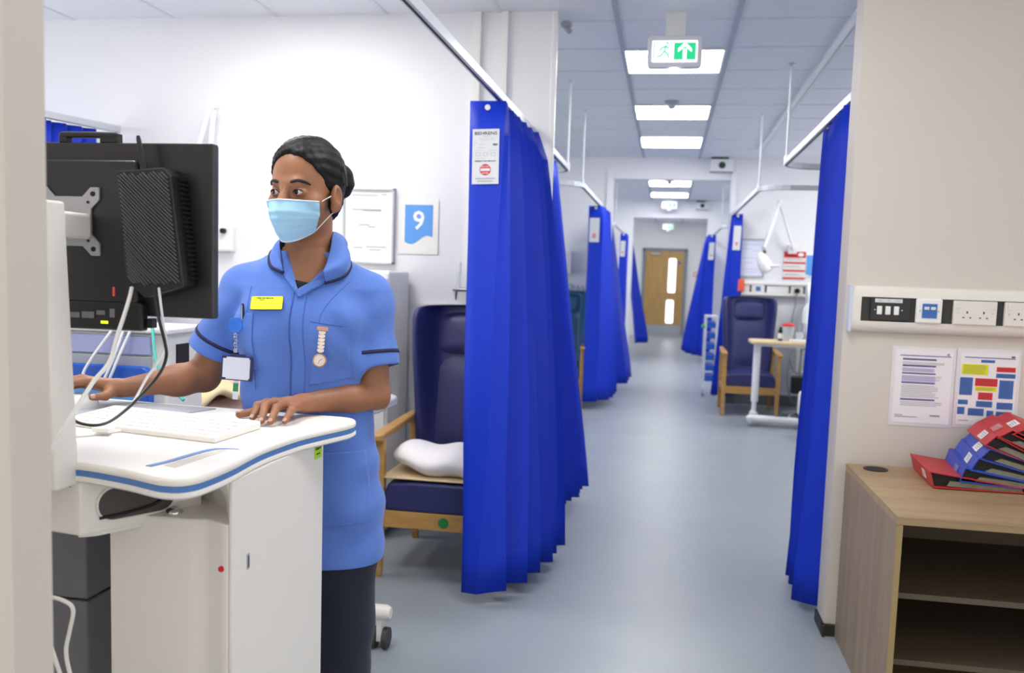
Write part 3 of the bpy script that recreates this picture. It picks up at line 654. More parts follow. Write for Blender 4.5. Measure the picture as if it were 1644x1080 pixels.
# trolley table right behind the nurse
t = thing('overbed_table', 'white overbed table with grey rim directly behind the nurse', 'table', (-1.1, 2.9, 0), 'overbed tables')
m = MB().prism(rrect(-1.36, -.925, 2.72, 3.10, .10, 8), (.87, .90)); m.build('table_top', 'greyl', t, smooth=True, bevel=.006)
MB().prism(rrect(-1.34, -.945, 2.74, 3.08, .09, 8), (.8995, .9015)).build('top_surface', 'white', t)
MB().box(-1.13, -1.035, 2.93, 3.03, .12, .87).build('column', 'greyl', t, bevel=.015, seg=3)
MB().box(-1.045, -1.02, 2.88, 2.93, .55, .78).build('gas_spring_cover', 'grey', t, bevel=.006)
for x in (-1.03,):
    MB().tube([(-1.34, 2.94, .135), (-.925, 2.94, .135), (-.91, 2.94, .135)], [.028, .028, .02], 14).build('foot', 'offw', t, smooth=True)
for x in (-.95, -1.30):
    m = MB(); m.cyl((x-.030, 2.95, .038), (x-.012, 2.95, .038), .038, 20); m.cyl((x+.012, 2.95, .038), (x+.03, 2.95, .038), .038, 20); w_ = m.build('castor', 'rubber', t, smooth=True)
    MB().box(x-.010, x+.010, 2.93, 2.98, .03, .11).build('castor_fork', 'white', w_)

# ---------------------------------------------------------------- left bay 2 wall things
t = thing('dispenser', 'white wall dispenser in the gap between the left curtains', 'dispenser', (-1.13, 10, 1.37))
MB().box(-1.25, -1.055, 9.88, 10, 1.37, 1.62).build('body', 'white', t, bevel=.01)
MB().box(-1.24, -1.12, 9.876, 9.882, 1.53, 1.59).build('front_window', 'greyl', t)
t = thing('glove_rack', 'clear wall rack of crumpled white bags below the dispenser', 'rack', (-.98, 10, 1.1))
MB().box(-1.20, -.90, 9.90, 10, 1.105, 1.12).build('shelf', mat('rack_teal', '#3fa596', .4), t)
m = MB()
rr = random.Random(5)
for k in range(10): m.ball((-1.18+.028*k, 9.93, 1.17+.05*rr.random()), (.035, .04, .05*rr.uniform(.7, 1.4)), 8, 6)
m.build('bags', 'clear', t, smooth=True)

# ---------------------------------------------------------------- bay 15
def trunk15():
    t = thing('socket_trunking', 'white wall trunking behind the bay 15 chair', 'trunking', (1.3, 10, 1.2))
    m = MB(); y = 10
    m.box(.80, 2.4, 9.93, 10, 1.20, 1.235); m.box(.80, 2.4, 9.93, 10, 1.315, 1.35); m.box(.80, 2.4, 9.945, 10, 1.235, 1.315); m.build('housing', 'white', t, bevel=.008)
    for x in (.90, 1.06, 1.31, 1.46, 1.58): MB().box(x-.009, x+.009, 9.940, 9.946, 1.237, 1.313).build('dark_gap', 'slot', t)
    MB().box(.93, 1.03, 9.935, 9.946, 1.235, 1.315).build('data_outlet', 'white', t, bevel=.002); MB().box(.955, 1.005, 9.932, 9.937, 1.25, 1.30).build('blue_insert', 'pblue', t)
    MB().box(.70, .74, 9.92, 10, 1.25, 1.36).build('small_box', 'greyl', t)
    MB().box(.76, .83, 9.90, 9.93, 1.24, 1.37).build('orange_box', 'orange', t, bevel=.003)
    MB().cyl((1.385, 9.945, 1.265), (1.385, 9.90, 1.265), .028, 20).build('plug', 'slot', t)
    MB().tube(smooth_path([(1.385, 9.91, 1.25), (1.37, 9.92, 1.1), (1.35, 9.93, .95), (1.36, 9.93, .8)]), .006, 8).build('plug_lead', 'greyl', t, smooth=True)
trunk15()
t = thing('exam_lamp', 'white folding exam lamp over the bay 15 chair', 'lamp', (1.2, 10, 1.6), 'white articulated exam lamps')
MB().tube([(1.32, 9.93, 1.70), (1.28, 9.88, 1.80), (1.135, 9.8, 2.19)], .012, 12).build('rear_arm', 'whitem', t, smooth=True)
MB().tube([(1.13, 9.78, 2.19), (1.06, 9.7, 1.95), (.98, 9.6, 1.70)], .022, 12).build('front_arm', 'whitem', t, smooth=True)
MB().ball((1.135, 9.79, 2.19), .032).build('elbow_joint', 'whitem', t, smooth=True)
MB().ball((.985, 9.58, 1.66), .02).build('neck_joint', 'slot', t, smooth=True)
X = Matrix.Translation((.985, 9.55, 1.55)) @ Matrix.Rotation(math.radians(-28), 4, 'Y')
MB().lathe([(.03, .11), (.055, .06), (.075, -.03), (.07, -.09), (.03, -.11)], X=X).build('lamp_head', 'white', t, smooth=True)
MB().tube([X @ Vector((.02, -.05, -.05)), X @ Vector((.12, -.07, -.10))], [.02, .012], 10).build('head_handle', 'white', t, smooth=True)
MB().box(1.27, 1.36, 9.94, 10, 1.66, 1.76).build('wall_bracket', 'white', t, bevel=.006)
t = thing('warning_sign', 'red and white striped notice on the bay 15 wall', 'sign', (1.35, 10, 1.39))
MB().box(1.235, 1.462, 9.985, 10, 1.39, 1.685).build('backing', 'white', t)
m = MB(); m.box(1.235, 1.462, 9.981, 9.986, 1.62, 1.685)
for z in (1.555, 1.47, 1.39): m.box(1.235, 1.462, 9.981, 9.986, z, z+.02)
m.build('red_bands', 'red', t)
m = MB()
for z in (1.595, 1.515, 1.43):
    for k in range(2): m.box(1.25, 1.43-.03*k, 9.982, 9.986, z+.012*k, z+.012*k+.004)
m.build('print', 'txtl', t)
m = MB(); m.lathe([(.001, 0), (.03, .001)], (0, 0, 0), X=Matrix.Translation((1.41, 9.98, 1.653)) @ Matrix.Rotation(PI/2, 4, 'X') @ Matrix.Scale(.6, 4, (0, 1, 0))); m.build('oval_logo', 'wht', t)
t = thing('bay_number_sign', 'bay number 15 sign partly hidden by the near right curtain', 'sign', (1.58, 10, 1.42), 'blue bay number signs')
MB().box(1.46, 1.70, 9.985, 9.998, 1.42, 1.66).build('backing', 'white', t)
p_ = [(1.47, 1.65), (1.69, 1.65)]+[(1.69-.22*k/12, 1.46+.02*math.sin(k/12*2*PI)-.012*(k/12)) for k in range(13)]
pn = MB().prism(p_[::-1], (0, .002), Matrix.Translation((0, 9.985, 0)) @ Matrix.Rotation(PI/2, 4, 'X')).build('blue_wave', 'signb', t)
text('15', .10, front(1.57, 9.982, 1.575), 'numeral', 'wht', pn, bold=.002)
t = thing('whiteboard', 'pale whiteboard with writing beside the bay 15 curtain', 'whiteboard', (.9, 10, 1.4))
MB().box(.76, 1.02, 9.98, 9.998, 1.405, 1.80).build('board', mat('board_lilac', '#dfe3f4', .5), t)
m = MB()
for a in ((.75, 1.03, 1.795, 1.81), (.75, 1.03, 1.395, 1.41), (.75, .762, 1.4, 1.8), (1.018, 1.03, 1.4, 1.8)): m.box(a[0], a[1], 9.97, 9.998, a[2], a[3])
m.build('frame', 'greyl', t)
m = MB()
for x0, x1, z in ((.80, .98, 1.745), (.80, .9, 1.7), (.9, .98, 1.68), (.80, .95, 1.6), (.82, .92, 1.55), (.80, .97, 1.48), (.84, .95, 1.45)): m.box(x0, x1, 9.978, 9.981, z, z+.006)
m.build('handwriting', 'lilac', t)
# overbed table in bay 15
t = thing('overbed_table', 'overbed table with beech top beside the bay 15 chair', 'table', (1.1, 8.55, 0), 'overbed tables')
m = MB(); m.prism(rrect(.795, 1.37, 8.42, 8.80, .06, 6), (.775, .805)); m.build('table_top', 'pale', t, smooth=True, bevel=.008)
MB().box(.84, 1.34, 8.48, 8.74, .755, .775).build('top_support', 'whitem', t)
MB().tube([(.87, 8.6, .1), (.87, 8.6, .22), (.872, 8.6, .22), (.872, 8.6, .76)], [.022, .022, .034, .034], 16).build('column', 'whitem', t, smooth=True)
MB().tube([(.80, 8.50, .07), (.83, 8.50, .075), (1.34, 8.50, .06), (1.36, 8.5, .055)], [.02, .036, .036, .03], 14).build('base_bar', 'whitem', t, smooth=True)
MB().tube([(.865, 8.49, .085), (.87, 8.62, .1)], [.04, .04], 14).build('base_joint', 'whitem', t, smooth=True)
for x in (.83, 1.32):
    MB().cyl((x-.012, 8.48, .027), (x+.012, 8.48, .027), .027, 18).build('castor', 'greyl', t, smooth=True)
t = thing('water_jug', 'clear water jug with a red lid on the beech overbed table', 'jug', (1.14, 8.6, .807))
MB().lathe([(.045, 0), (.05, .02), (.058, .14)], (1.14, 8.6, .807)).build('jug_body', 'clear', t, smooth=True)
MB().lathe([(.062, .0), (.064, .012), (.05, .018), (.02, .03), (.0, .032)], (1.14, 8.6, .945)).build('lid', 'red', t, smooth=True)
t = thing('bottle', 'slim dark bottle with white label next to the red-lidded jug', 'bottle', (1.075, 8.6, .807))
MB().lathe([(.022, 0), (.022, .09), (.012, .11), (.011, .13)], (1.075, 8.6, .807)).build('bottle_body', 'slot', t, smooth=True)
MB().lathe([(.0225, .02), (.0228, .02), (.0228, .07), (.0225, .07)], (1.075, 8.6, .807)).build('bottle_label', 'white', t, smooth=True)
t = thing('tumbler', 'clear plastic tumbler on the beech overbed table, right of the jug', 'glass', (1.24, 8.58, .807))
MB().lathe([(.028, 0), (.035, .085)], (1.24, 8.58, .807)).build('cup', 'clear', t, smooth=True)
t = thing('tissue_pack', 'flat white pack lying on the beech overbed table', 'pack', (1.20, 8.5, .806))
MB().box(1.15, 1.33, 8.46, 8.54, .806, .828).build('pack', 'white', t, bevel=.006)
# bed 15, mostly behind the near curtain
bed(1.41, 2.29, 8.05, 9.9, .66, 'white hospital bed in bay 15 mostly hidden by the near right curtain', 'sheet', 45)
mb = MB(); rows = []
for i in range(11):
    u = i/5-1; rows.append([Vector((1.45+.10*math.cos(a)*max(.3, 1-abs(u)**5), 9.25+.06*math.sin(a)*(1-.3*abs(u)), .98+.19*u+.01*math.sin(6*u+a))) for a in [2*PI*q/14 for q in range(14)]])
mb.grid(rows, close=True); mb.f += [tuple(range(13, -1, -1)), tuple(140+q for q in range(14))]; mb.mi += [0, 0]
tag(mb.build('pillow', 'sheet', smooth=2, sub=1), 'white pillow propped up on the bed beside the near right curtain', 'pillow')
t = thing('bed_end_bumper', 'rounded white bumper box near the floor beside the near right curtain', 'box', (1.26, 8.0, 0))
MB().prism(rrect(1.20, 1.36, .17, .40, .04), (0, .22), Matrix.Translation((0, 8.15, 0)) @ Matrix.Rotation(PI/2, 4, 'X')).build('shell', 'white', t, smooth=True, bevel=.01)
MB().box(1.25, 1.31, 7.98, 8.1, 0, .18).build('stand', 'greyl', t)
t = thing('equipment_stand', 'grey stand with looped hoses and a black box beside bed 15', 'stand', (1.35, 9.2, 0))
MB().cyl((1.36, 9.2, .03), (1.36, 9.2, .95), .013, 12).build('pole', 'steel', t, smooth=True)
for k in range(5):
    a = 2*PI*k/5+.3; m = MB().tube([(1.36, 9.2, .06), (1.36+.16*math.cos(a), 9.2+.16*math.sin(a), .035)], .011, 8); m.ball((1.36+.16*math.cos(a), 9.2+.16*math.sin(a), .02), .02, 10, 8); m.build('foot', 'greyl', t, smooth=True)
MB().box(1.27, 1.39, 9.1, 9.19, .25, .42).build('black_box', 'blk', t, bevel=.012)
MB().box(1.26, 1.45, 9.12, 9.2, .43, .45).build('shelf', 'steel', t)
for k, (cx_, cz, rx, rz_) in enumerate(((1.33, .45, .10, .30), (1.41, .48, .07, .27), (1.37, .60, .12, .16), (1.44, .5, .05, .32))):
    MB().tube([(cx_+rx*math.cos(2*PI*q/28), 9.14+.01*k, cz+rz_*math.sin(2*PI*q/28)) for q in range(27)], .008, 8).build('hose', 'coil', t, smooth=True)
# small trolley of trays between the right curtains
t = thing('tray_trolley', 'slim white trolley with blue trays beyond the bay 15 curtain', 'trolley', (.54, 10.7, 0))
m = MB()
for x in (.475, .60):
    for y in (10.55, 10.95): m.box(x-.009, x+.009, y-.009, y+.009, .09, .93)
m.box(.466, .609, 10.54, 10.96, .92, .935); m.build('frame', 'white', t)
for k in range(6): MB().box(.488, .59, 10.545, 10.93, .17+.125*k, .235+.125*k).build('tray', 'tray', t, bevel=.006)
for x in (.475, .60): MB().cyl((x-.01, 10.55, .045), (x+.01, 10.55, .045), .045, 16).build('castor', 'greyl', t)
MB().ball((.455, 10.6, .81), (.035, .035, .025), 12, 8).build('green_handle', mat('bright_green', '#2fc04a', .4), t, smooth=True)

# ---------------------------------------------------------------- far door
t = thing('wooden_door', 'oak door with two glass slots at the end of the corridor', 'door', (-.05, 21, 0))
m = MB(); m.box(-.575, -.51, 20.93, 21, 0, 2.03); m.box(.375, .44, 20.93, 21, 0, 2.03); m.box(-.575, .44, 20.93, 21, 1.985, 2.05); m.build('door_frame', 'doorf', t)
MB().box(-.51, .375, 20.95, 20.995, .01, 1.985).build('door_leaf', 'door', t)
MB().box(-.50, .365, 20.943, 20.95, .06, .27).build('kick_plate', 'steel', t)
MB().box(-.57, .44, 20.90, 20.945, 0, .05).build('threshold', 'greyl', t)
X = Matrix.Translation((0, 20.95, 0)) @ Matrix.Rotation(PI/2, 4, 'X')
MB().prism(rrect(.03, .20, 1.03, 1.82, .03), (0, .006), X).build('upper_glass', 'glow', t)
MB().prism(rrect(.01, .18, .32, .86, .03), (0, .006), X).build('lower_glass', 'glow', t)
MB().box(-.40, -.17, 20.90, 20.95, 1.89, 1.945).build('door_closer', 'greyl', t, bevel=.006)
MB().cyl((.27, 20.95, 1.72), (.27, 20.942, 1.72), .035, 18).build('blue_disc', 'pblue', t)
t = thing('call_point', 'small red fire call point on the wall right of the wooden door', 'call point', (.66, 21, 1.42))
MB().box(.60, .68, 20.96, 21, 1.42, 1.52).build('housing', mat('faded_red', '#cf7f86', .5), t, bevel=.004)
MB().box(.615, .665, 20.955, 20.962, 1.44, 1.5).build('face', 'white', t)
# ---------------------------------------------------------------- right foreground wall
WR = 3.48
t = thing('socket_trunking', 'cream wall trunking with switches and sockets above the papers', 'trunking', (1.3, WR, 1.26))
m = MB()
def half(m, y0, z0, z1, x0, x1, rnd, top):      # rounded D-profile rails
    pts = [(0, z0), (-.012, z0)] if not top else [(0, z0), (-.038, z0)]
    n = 6; R_ = z1-z0
    if top: pts += [(-.038+.026*(k/n)**2, z0+R_*math.sin(PI/2*k/n)) for k in range(1, n+1)]
    else: pts = [(0, z0)]+[(-.012-.026*math.sin(PI/2*k/n), z0+R_*(1-math.cos(PI/2*k/n))) for k in range(n+1)]
    pts += [(0, z1)]
    rows = [[Vector((x, y0+p[0], p[1])) for p in pts] for x in (x0, x1)]
    m.grid(rows, close=True); b = len(m.v)-2*len(pts); m.f += [tuple(b+q for q in range(len(pts))), tuple(b+len(pts)+q for q in range(len(pts)-1, -1, -1))]; m.mi += [0, 0]
half(m, WR, 1.308, 1.348, .678, 1.9, 0, True); half(m, WR, 1.178, 1.219, .678, 1.9, 0, False)
m.box(.678, 1.9, WR-.02, WR, 1.215, 1.31); m.box(.678, .711, WR-.038, WR, 1.219, 1.308)
m.build('housing', 'offw', t, smooth=True)
MB().box(.668, .68, WR-.04, WR, 1.176, 1.350).build('end_cap', mat('end_cap_blue_white', '#cfd2e2', .4), t, bevel=.002)
MB().box(.711, 1.9, WR-.030, WR-.018, 1.219, 1.308).build('dark_channel', mat('dark_channel', '#33332f', .5), t)
sw = MB().box(.742, .880, WR-.042, WR-.03, 1.222, 1.306).build('switch_plate', 'blk2', t, bevel=.003)
MB().box(.757, .852, WR-.044, WR-.042, 1.289, 1.303).build('label_strip', 'label', sw)
for k, n_ in enumerate(('Blue', 'Light', 'White')): text(n_, .006, front(.774+.03*k, WR-.0445, 1.296), 'lettering', 'txtl', sw)
for k in range(3): MB().box(.765+.0295*k, .782+.0295*k, WR-.050, WR-.040, 1.245, 1.276).build('rocker_switch', 'white', sw, bevel=.002)
for x in (.758, .852): MB().cyl((x, WR-.042, 1.262), (x, WR-.044, 1.262), .0025, 10).build('screw', 'steel', sw)
da = MB().box(.9, .99, WR-.046, WR-.03, 1.218, 1.308).build('data_plate', 'white', t, bevel=.006, seg=2)
MB().box(.921, .971, WR-.049, WR-.046, 1.238, 1.29).build('blue_insert', 'pblue', da)
for x in (.927, .949): MB().box(x, x+.017, WR-.051, WR-.049, 1.268, 1.279).build('data_port', 'label', da, bevel=.001)
for x in (.913, .977): MB().cyl((x, WR-.046, 1.263), (x, WR-.048, 1.263), .003, 10).build('screw', 'steel', da)
def socket2(x0, nm):
    s = MB().box(x0, x0+.146, WR-.046, WR-.03, 1.219, 1.305).build(nm, 'offw', t, bevel=.003)
    for cx_ in (x0+.046, x0+.102):
        m = MB(); m.box(cx_-.0025, cx_+.0025, WR-.0468, WR-.045, 1.260, 1.268)
        for dx in (-.0115, .0115): m.box(cx_+dx-.0035, cx_+dx+.0035, WR-.0468, WR-.045, 1.243, 1.247)
        m.build('pin_holes', 'slot', s)
    for cx_ in (x0+.014, x0+.132):
        MB().box(cx_-.006, cx_+.006, WR-.049, WR-.046, 1.277, 1.299).build('rocker_switch', 'offw', s, bevel=.002)
        MB().cyl((cx_, WR-.046, 1.262), (cx_, WR-.0472, 1.262), .0025, 10).build('screw', 'steel', s)
socket2(1.028, 'double_socket'); socket2(1.20, 'double_socket')

def sheet(x0, x1, z0, z1, name, label, tilt=0):
    t = thing(name, label, 'notice', ((x0+x1)/2, WR, z0))
    MB().box(x0-.012, x1+.010, WR-.0022, WR-.0005, z0-.012, z1+.012).build('clear_pocket', mat('pocket', '#dcd8dc', .15, spec=.8), t)
    p = MB().box(x0, x1, WR-.0035, WR-.0022, z0, z1).build('page', 'paper', t)
    return t, p
t, pg = sheet(.852, 1.052, .845, 1.118, 'notice', 'printed A4 page with purple heading bars, left of the two on the wall')
m = MB()
yy = WR-.0045
for x0, x1, z, h in ((.868, 1.045, 1.095, .003), (.878, .995, 1.080, .006), (.878, .995, 1.056, .006), (.878, .995, 1.028, .005), (.878, .995, .993, .005), (.878, .998, .930, .006)): m.box(x0, x1, yy, yy+.001, z, z+h)
m.build('purple_bars', 'purple', pg)
m = MB()
for x0, x1, z0, z1 in ((.878, .99, 1.036, 1.05), (.878, .995, .999, 1.022)): m.box(x0, x1, yy+.0004, yy+.001, z0, z1)
m.build('lilac_blocks', 'lilac', pg)
m = MB(); rr = random.Random(2)
for z in [1.070, 1.065, 1.047, 1.041, 1.019, 1.013, 1.006, .984, .978, .972, .966, .960, .954, .948, .942, .922, .916, .910]:
    m.box(.879, .98+.045*rr.random(), yy+.0002, yy+.0008, z, z+.0018)
m.box(.862, .89, yy, yy+.001, .872, .875); m.box(.862, .94, yy, yy+.001, .866, .869); m.box(.985, 1.02, yy, yy+.001, .872, .878); m.box(1.03, 1.04, yy, yy+.001, 1.1, 1.108)
m.build('small_print', 'txtl', pg)
t, pg = sheet(1.078, 1.275, .850, 1.120, 'notice', 'printed page of blue, red and yellow boxes, right of the two on the wall')
B_ = dict(pblue=[(1.148, 1.195, 1.082, 1.092), (1.203, 1.268, 1.028, 1.044), (1.081, 1.125, .96, 1.025), (1.216, 1.264, .952, 1.020), (1.079, 1.113, .925, .942), (1.142, 1.197, .918, .94), (1.212, 1.266, .913, .938), (1.079, 1.104, .888, .915), (1.116, 1.17, .885, .912), (1.18, 1.203, .884, .906), (1.212, 1.264, .884, .904)],
          red=[(1.203, 1.267, 1.05, 1.068), (1.133, 1.209, .995, 1.024), (1.147, 1.196, .945, .972)], yel=[(1.084, 1.175, 1.036, 1.075), (1.135, 1.207, .977, .993)])
for k, bs in B_.items():
    for b in bs: MB().box(b[0], b[1], yy, yy+.001, b[2], b[3]).build({'pblue': 'blue_box', 'red': 'red_box', 'yel': 'yellow_box'}[k], k, pg)
m = MB()
for bs in B_.values():
    for b in bs:
        z = b[3]-.006
        while z > b[2]+.003: m.box(b[0]+.005, b[1]-.005-.012*rr.random(), yy-.0004, yy, z, z+.0012); z -= .0055
m.build('small_print', 'txt', pg)
m = MB(); m.box(1.092, 1.264, yy, yy+.001, 1.098, 1.101); m.box(1.25, 1.262, yy, yy+.001, 1.103, 1.109); m.build('purple_bars', 'purple', pg)
MB().box(1.085, 1.12, yy, yy+.001, .864, .867).build('footer_print', 'txtl', pg)

# ---------------------------------------------------------------- desk
t = thing('desk_unit', 'oak-effect desk unit with open shelves against the right wall', 'desk', (1.3, 3.1, 0))
DT, DF, DB = .679, 2.70, 3.462
MB().box(.699, 2.0, DF, DB, DT-.025, DT).build('desk_top', 'desktop', t, bevel=.0012)
MB().box(.699, .717, DF+.004, DB, 0, DT-.0255).build('side_panel', 'desk', t, bevel=.001)
MB().box(.6995, .7165, DF+.001, DF+.0045, 0, DT-.0255).build('front_edging', 'deskedge', t)
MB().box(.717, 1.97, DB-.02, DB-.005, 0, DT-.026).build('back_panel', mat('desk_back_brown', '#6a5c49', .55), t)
dk = mat('desk_shelf_shaded', '#5e5242', .55)  # shade of the open recess put into the shelf colour
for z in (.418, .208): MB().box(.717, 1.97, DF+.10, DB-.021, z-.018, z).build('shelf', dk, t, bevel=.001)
MB().box(.717, 1.97, DF+.02, DB-.021, .05, .068).build('plinth_shelf', 'desktop', t)
MB().box(1.97, 2.0, DF+.004, DB-.021, 0, DT-.026).build('side_panel', 'desk', t)
m = MB().lathe([(.036, .0), (.043, .0), (.043, .0035), (.036, .0025), (.034, -.0)], (.787, 3.38, DT)); g = m.build('cable_grommet', 'blk', t, smooth=True)
MB().cyl((.787, 3.38, DT+.0003), (.787, 3.38, DT+.0012), .036, 28).build('grommet_hole', 'slot', g)

# ---------------------------------------------------------------- lever-arch folders
def folder(b, tp, eb, et, sh, m, label, lab, x_in=.14):
    """b/tp: spine bottom and top at the front end, eb/et: far ends of the lower and upper covers"""
    t = thing('lever_arch_folder', label, 'folder', (b[0], 3.12, b[1]), 'lever-arch folders fanned out on the desk')
    Y0, Y1 = 3.115, 3.435
    def P(p, y): return Vector((p[0]+(y-3.12)*x_in, y, p[1]+(y-3.12)*sh))
    q = MB()
    th = .0035
    def slab(p0, p1, nrm):
        n_ = Vector((nrm[0], nrm[1])).normalized()*th
        a = [p0, p1, (p1[0]+n_.x, p1[1]+n_.y), (p0[0]+n_.x, p0[1]+n_.y)]
        q.grid([[P(c, Y0) for c in a], [P(c, Y1) for c in a]], close=True); k = len(q.v)-8; q.f += [(k, k+1, k+2, k+3), (k+7, k+6, k+5, k+4)]; q.mi += [0, 0]
    d = Vector((tp[0]-b[0], tp[1]-b[1]))
    slab(b, tp, (d.y, -d.x))
    c = Vector((et[0]-tp[0], et[1]-tp[1])); slab(tp, et, (c.y, -c.x))
    c = Vector((eb[0]-b[0], eb[1]-b[1])); slab(b, eb, (-c.y, c.x))
    q.build('cover', m, t, bevel=.0012)
    def mix(u, v):   # u along depth, v across spine
        lo = (b[0]+(eb[0]-b[0])*u, b[1]+(eb[1]-b[1])*u); hi = (tp[0]+(et[0]-tp[0])*u, tp[1]+(et[1]-tp[1])*u)
        return (lo[0]*(1-v)+hi[0]*v, lo[1]*(1-v)+hi[1]*v)
    q = MB()
    a = [mix(.16, .14), mix(.95, .1), mix(.95, .7), mix(.5, .6), mix(.2, .5)]
    q.grid([[P(c, Y0+.008) for c in a], [P(c, Y1-.01) for c in a]], close=True); q.f += [tuple(range(5)), tuple(range(9, 4, -1))]; q.mi += [0, 0]
    q.build('paper_block', 'sheets', t)
    q = MB(); a = [mix(.015, .06), mix(.9, .06), mix(.9, .92), mix(.015, .92)]
    q.grid([[P(c, Y0+.02) for c in a], [P(c, Y1-.02) for c in a]], close=True); q.f += [(0, 1, 2, 3), (7, 6, 5, 4)]; q.mi += [0, 0]
    q.build('inner_lining', 'folderd', t)
    n_ = Vector((-d.y, d.x)).normalized()*.0012
    if lab:
        v0, v1, y0, y1, mm = lab
        a = [(b[0]+d.x*v0+n_.x, b[1]+d.y*v0+n_.y), (b[0]+d.x*v1+n_.x, b[1]+d.y*v1+n_.y)]
        MB().grid([[P(a[0], y0), P(a[1], y0)], [P(a[0], y1), P(a[1], y1)]]).build('spine_label', mm, t, solid=.0006)
        n2 = n_*1.6; vm = (v0+v1)/2
        qq = MB()
        for k in range(3):
            vv = v0+(v1-v0)*(.25+.22*k); aa = [(b[0]+d.x*vv+n2.x, b[1]+d.y*vv+n2.y), (b[0]+d.x*(vv+.05)+n2.x, b[1]+d.y*(vv+.05)+n2.y)]
            yq0, yq1 = y0+(y1-y0)*.2, y0+(y1-y0)*(.6+.12*k)
            qq.grid([[P(aa[0], yq0), P(aa[1], yq0)], [P(aa[0], yq1), P(aa[1], yq1)]])
        qq.build('label_print', 'txtl', t, solid=.0004)
folder((.912, .6825), (.897, .737), (1.21, .682), (1.20, .70), 0, 'folder', 'red folder lying flat, leftmost at the bottom of the folder pile', (.25, .75, 3.2, 3.25, 'paper'), .06)
folder((.992, .708), (1.006, .757), (1.29, .692), (1.28, .712), .03, 'folderb', 'lowest blue folder, its faded spine label facing left', (.2, .75, 3.19, 3.26, mat('faded_label', '#5a66b0', .6)))
folder((1.022, .748), (1.046, .792), (1.31, .700), (1.32, .722), .04, 'folderb', 'middle blue folder with a white label low on its spine', (.15, .8, 3.19, 3.25, 'label'))
folder((1.048, .790), (1.080, .826), (1.33, .716), (1.35, .738), .03, 'folderb', 'topmost blue folder, just under the three raised red folders', (.15, .8, 3.2, 3.27, 'paper'))
folder((1.060, .836), (1.096, .872), (1.32, .735), (1.36, .76), .0, 'folder', 'first raised red folder, small with a white label, left of two others', (.15, .8, 3.2, 3.27, 'label'))
folder((1.097, .864), (1.142, .893), (1.34, .745), (1.40, .785), .02, 'folder', 'middle raised red folder with a worn pinkish label', (.15, .8, 3.2, 3.27, mat('pink_label', '#c9777c', .6)))
folder((1.142, .878), (1.192, .905), (1.39, .765), (1.46, .80), .02, 'folder', 'topmost red folder at the right edge with a clean white label', (.2, .85, 3.2, 3.28, 'paper'))

# ---------------------------------------------------------------- computer cart
t = thing('computer_cart', 'white workstation cart with a blue-edged top under the nurse\'s hands', 'cart', (-1.0, 1.65, 0))
out = [(-1.50, 1.52), (-1.35, 1.44), (-1.047, 1.368), (-.97, 1.357), (-.882, 1.332), (-.815, 1.305), (-.79, 1.299), (-.765, 1.303), (-.748, 1.325), (-.742, 1.367), (-.741, 1.44), (-.746, 1.50), (-.750, 1.56), (-.749, 1.621), (-.738, 1.727), (-.715, 1.81), (-.693, 1.88), (-.690, 1.92), (-.70, 1.955), (-.725, 1.975), (-.76, 1.982), (-.838, 1.986), (-1.017, 2.0), (-1.167, 2.012), (-1.349, 2.03), (-1.50, 2.04)]
ol = [tuple(v)[:2] for v in smooth_path([(x, y, 0) for x, y in out], 4)]
def inset(o, d):
    r = []
    for i, p in enumerate(o):
        a, b = o[i-1], o[(i+1) % len(o)]; tx, ty = b[0]-a[0], b[1]-a[1]; l = math.hypot(tx, ty) or 1; r.append((p[0]-ty/l*d, p[1]+tx/l*d))
    return r
MB().grid([[Vector((x, y, z)) for x, y in inset(ol, d)] for d, z in ((.004, .9865), (.001, .9875), (0, .991), (.001, .9965), (.005, 1.0))], close=True).prism(inset(ol, .005), (.9999, 1.0)).build('table_top', 'cart', t, smooth=True)
MB().prism(inset(ol, .0015), (.9765, .9866)).build('blue_edge_strip', 'cartb', t)
MB().grid([[Vector((x, y, z)) for x, y in inset(ol, d)] for d, z in ((.012, .9625), (.005, .964), (0, .968), (0, .974), (.002, .9766))], close=True).prism(inset(ol, .012), (.9625, .9635)).build('lower_rim', 'cart', t, smooth=True)
sp = smooth_path([(-.862, 1.372, 1.0004), (-.85, 1.42, 1.0004), (-.842, 1.49, 1.0004), (-.832, 1.535, 1.0004), (-.815, 1.548, 1.0004), (-.792, 1.552, 1.0004)], 6)
MB().grid([[p+Vector((-.006, 0, .0005)), p+Vector((.006, -.002, .0005))] for p in sp]).build('handle_stripe', 'cartb', t, solid=.001)
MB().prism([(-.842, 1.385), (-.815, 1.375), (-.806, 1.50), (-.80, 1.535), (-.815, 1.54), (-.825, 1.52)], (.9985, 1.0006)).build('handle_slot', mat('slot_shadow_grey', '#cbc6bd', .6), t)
MB().box(-.752, -.745, 1.445, 1.872, .12, .966).build('side_panel', 'cart', t, bevel=.002)
